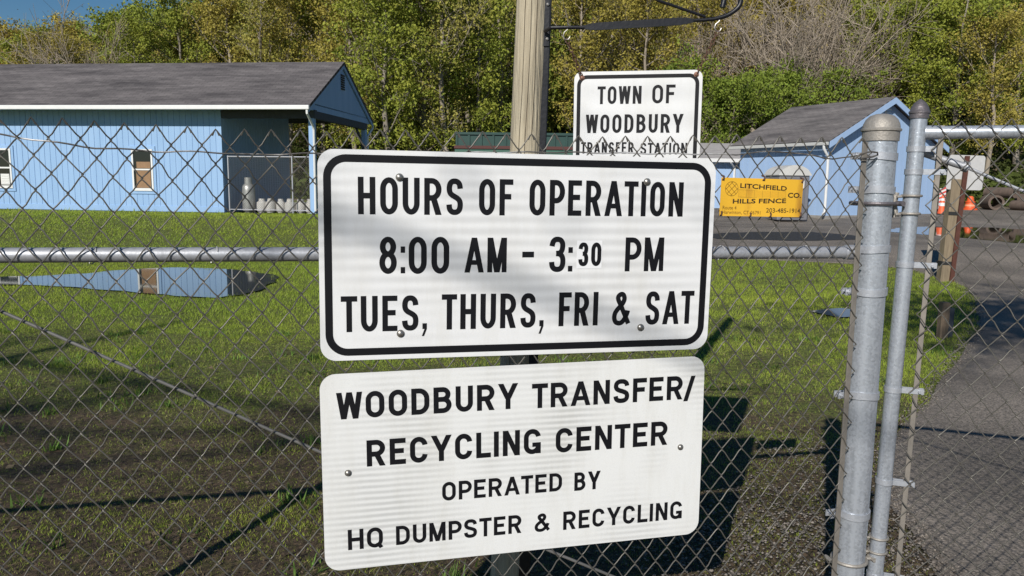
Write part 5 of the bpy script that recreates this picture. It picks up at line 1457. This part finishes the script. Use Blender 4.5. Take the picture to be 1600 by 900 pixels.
# ------------------------------------------------------------------ grass, thatch, gravel
def field(n, y0, y1, ex=1.0, xmin=None, xmax=None):
    # even spread over the wedge in view
    Y = np.sqrt(rng.uniform(y0 * y0, y1 * y1, n)); X = rng.uniform(-.74, .74, n) * Y + rng.normal(0, .4, n)
    return X, Y
def lawn_ok(X, Y):
    ok = X < road_xl(Y) - .02 + .12 * (vnoise(X * 3, Y * 3, 8) - .5)
    jx = .55 * (fbm(X * 2.1, Y * 2.1, 71) - .5) + rng.normal(0, .10, len(X)); jy = .5 * (fbm(X * 2.1, Y * 2.1, 72) - .5) + rng.normal(0, .07, len(X))
    for P in (PL, P2): ok &= ~(inside(P, X + jx, Y + jy) & (rng.random(len(X)) > .012))
    a_ = (X + 6.34) * LB.A.x + (Y - 24.5) * LB.A.y; b_ = (X + 6.34) * LB.B.x + (Y - 24.5) * LB.B.y
    ok &= ~((b_ > .36) & (a_ > -.1))
    ok &= Y < 33
    return ok
def wear(X, Y):
    """0 lush .. 1 worn: thin and brown by the fence"""
    return np.clip(1.72 - .175 * Y + 2.2 * (fbm(X / 1.2, Y / .9, 31) - .5) + .9 * sst(.2, .9, X) * (1 - sst(4.2, 5.4, Y)), 0, 1)
VV = []; CC = []; 
for n, y0, y1, hh, ww in ((300000, 1.9, 5.2, .021, .0042), (240000, 5.2, 9, .027, .0055), (300000, 9, 16, .034, .0075), (150000, 16, 25, .045, .015), (9000, 25, 33, .09, .03)):
    X, Y = field(n, y0, y1); ok = lawn_ok(X, Y); X, Y = X[ok], Y[ok]; w_ = wear(X, Y)
    tuft = .5 * fbm(X * 1.6, Y * 1.6, 12) + .5 * fbm(X * 7, Y * 7, 13)
    keep = rng.random(len(X)) < np.clip((1 - .72 * w_) * (-.75 + 3.1 * tuft), 0, 1); X, Y, w_, tuft = X[keep], Y[keep], w_[keep], tuft[keep]
    k = len(X); Z = hgt(X, Y) + .03 * (fbm(X / 1.3, Y / 1.3, 5) - .5) * (1 - sst(8, 11, Y)) - .004
    an = rng.uniform(0, 2 * PI, k); H_ = hh * rng.uniform(.5, 1.5, k) * (1 - .35 * w_) * (.6 + .8 * tuft); lean_ = H_ * rng.uniform(.2, 1.0, k)
    B = np.stack([X, Y, Z], -1); sdv = np.stack([np.cos(an), np.sin(an), np.zeros(k)], -1) * (ww * rng.uniform(.6, 1.2, k) / 2)[:, None]
    la = rng.uniform(0, 2 * PI, k); T_ = B + np.stack([np.cos(la) * lean_, np.sin(la) * lean_, H_], -1)
    VV.append(np.stack([B - sdv, B + sdv, T_], 1).reshape(-1, 3))
    patch = fbm(X / 2.6, Y / 2.6, 44)
    gcol = np.array([.235, .360, .038]) * (1 - patch[:, None]) + np.array([.44, .50, .062]) * patch[:, None]
    straw = np.array([.34, .27, .14]); mixs = (rng.random(k) < .06 + .30 * w_)[:, None] * rng.uniform(.4, 1, (k, 1))
    CC.append((gcol * (1 - mixs) + straw * mixs) * rng.uniform(.7, 1.25, (k, 1)))
# broad leaved weeds and taller tufts by the fence
nc = 230; cx_, cy_ = field(nc, 2.4, 8.5); ok = lawn_ok(cx_, cy_) & (fbm(cx_ * .8, cy_ * .8, 88) > .42); cx_, cy_ = cx_[ok], cy_[ok]
for x_, y_ in zip(cx_, cy_):
    k = int(rng.integers(14, 46)); sp = rng.uniform(.03, .10); X = x_ + rng.normal(0, sp, k); Y = y_ + rng.normal(0, sp, k); Z = hgt(X, Y) + .03 * (fbm(X / 1.3, Y / 1.3, 5) - .5)
    an = rng.uniform(0, 2 * PI, k); H_ = rng.uniform(.02, .075, k); lean_ = rng.uniform(.015, .06, k); wd_ = rng.uniform(.006, .016, k) / 2
    B = np.stack([X, Y, Z], -1); sdv = np.stack([-np.sin(an), np.cos(an), np.zeros(k)], -1) * wd_[:, None]; T_ = B + np.stack([np.cos(an) * lean_, np.sin(an) * lean_, H_], -1)
    VV.append(np.stack([B - sdv, B + sdv, T_], 1).reshape(-1, 3)); CC.append(np.array([.11, .19, .035]) * rng.uniform(.6, 1.5) * rng.uniform(.7, 1.2, (k, 1)))
VV = np.concatenate(VV); gr = link('lawn_grass', npmesh('lawn_grass', VV, np.arange(len(VV)).reshape(-1, 3), GRASSM, np.concatenate(CC))); tag(gr, 'green lawn grass, thin and patchy by the fence', kind='stuff')
# flat dead stems and leaf bits on the worn ground
X, Y = field(110000, 1.9, 8.5); ok = lawn_ok(X, Y); X, Y = X[ok], Y[ok]; w_ = wear(X, Y); keep = rng.random(len(X)) < .15 + .85 * w_; X, Y = X[keep], Y[keep]; k = len(X)
C = np.stack([X, Y, hgt(X, Y) + .03 * (fbm(X / 1.3, Y / 1.3, 5) - .5) * (1 - sst(8, 11, Y)) + rng.uniform(.002, .012, k)], -1)
an = rng.uniform(0, 2 * PI, k); L = rng.uniform(.008, .045, k) ; W_ = rng.uniform(.002, .005, k)
big = rng.random(k) < .004; L[big] = rng.uniform(.03, .06, big.sum()); W_[big] = rng.uniform(.02, .04, big.sum())
d = np.stack([np.cos(an), np.sin(an), rng.normal(0, .15, k)], -1) * L[:, None] / 2; e = np.stack([-np.sin(an), np.cos(an), rng.normal(0, .3, k)], -1) * W_[:, None] / 2
V_ = np.stack([C - d, C + e, C + d, C - e], 1).reshape(-1, 3)
base = np.array([.34, .26, .16]); dark = np.array([.05, .038, .026]); m_ = rng.random((k, 1))
th = link('dead_grass_litter', npmesh('dead_grass_litter', V_, np.arange(4 * k).reshape(-1, 4), GRASSM, base * m_ + dark * (1 - m_))); tag(th, 'dead stems and leaf litter on the worn ground by the fence', kind='stuff')
# gravel by the posts and along the drive
def pebbles(n, X, Y, s0, s1):
    k = len(X); s = rng.uniform(s0, s1, k); base = np.array([[0, 0, .6], [1, 0, 0], [0, 1, 0], [-1, 0, 0], [0, -1, 0], [0, 0, -.4]])
    an = rng.uniform(0, 2 * PI, k); c_, s_ = np.cos(an), np.sin(an)
    jj = rng.uniform(.6, 1.3, (k, 6, 1)); P = base[None] * jj * s[:, None, None]
    Q = np.stack([P[..., 0] * c_[:, None] - P[..., 1] * s_[:, None], (P[..., 0] * s_[:, None] + P[..., 1] * c_[:, None]) * .8, P[..., 2]], -1)
    Q += np.stack([X, Y, hgt(X, Y) + .012], -1)[:, None]
    T_ = np.array([[0, 1, 2], [0, 2, 3], [0, 3, 4], [0, 4, 1], [5, 2, 1], [5, 3, 2], [5, 4, 3], [5, 1, 4]])
    F_ = (np.arange(k) * 6)[:, None, None] + T_[None]
    col = np.repeat((np.array([.20, .175, .15]) * rng.uniform(.4, 1.35, (k, 1))), 8, 0)
    return Q.reshape(-1, 3), F_.reshape(-1, 3), col
n = 26000; Y = rng.uniform(2.2, 5.4, n); X = rng.uniform(.25, 3.2, n); dd = fbm(X * .9, Y * .9, 61)
edge = sst(.25, 1.0, X) * (1 - sst(4.3, 5.3, Y)); keep = rng.random(n) < edge * np.clip(2.2 * dd - .55, .05, 1); X, Y = X[keep], Y[keep]
n2 = 7000; Y2 = rng.uniform(4, 15, n2); X2 = road_xl(Y2) + np.abs(rng.normal(0, .55, n2)) - .12
Q, F_, c_ = pebbles(0, np.concatenate([X, X2]), np.concatenate([Y, Y2]), .004, .013)
gv = link('gravel', npmesh('gravel', Q, F_, PEB, c_)); tag(gv, 'loose brown gravel by the gate posts and along the drive edge', kind='stuff')
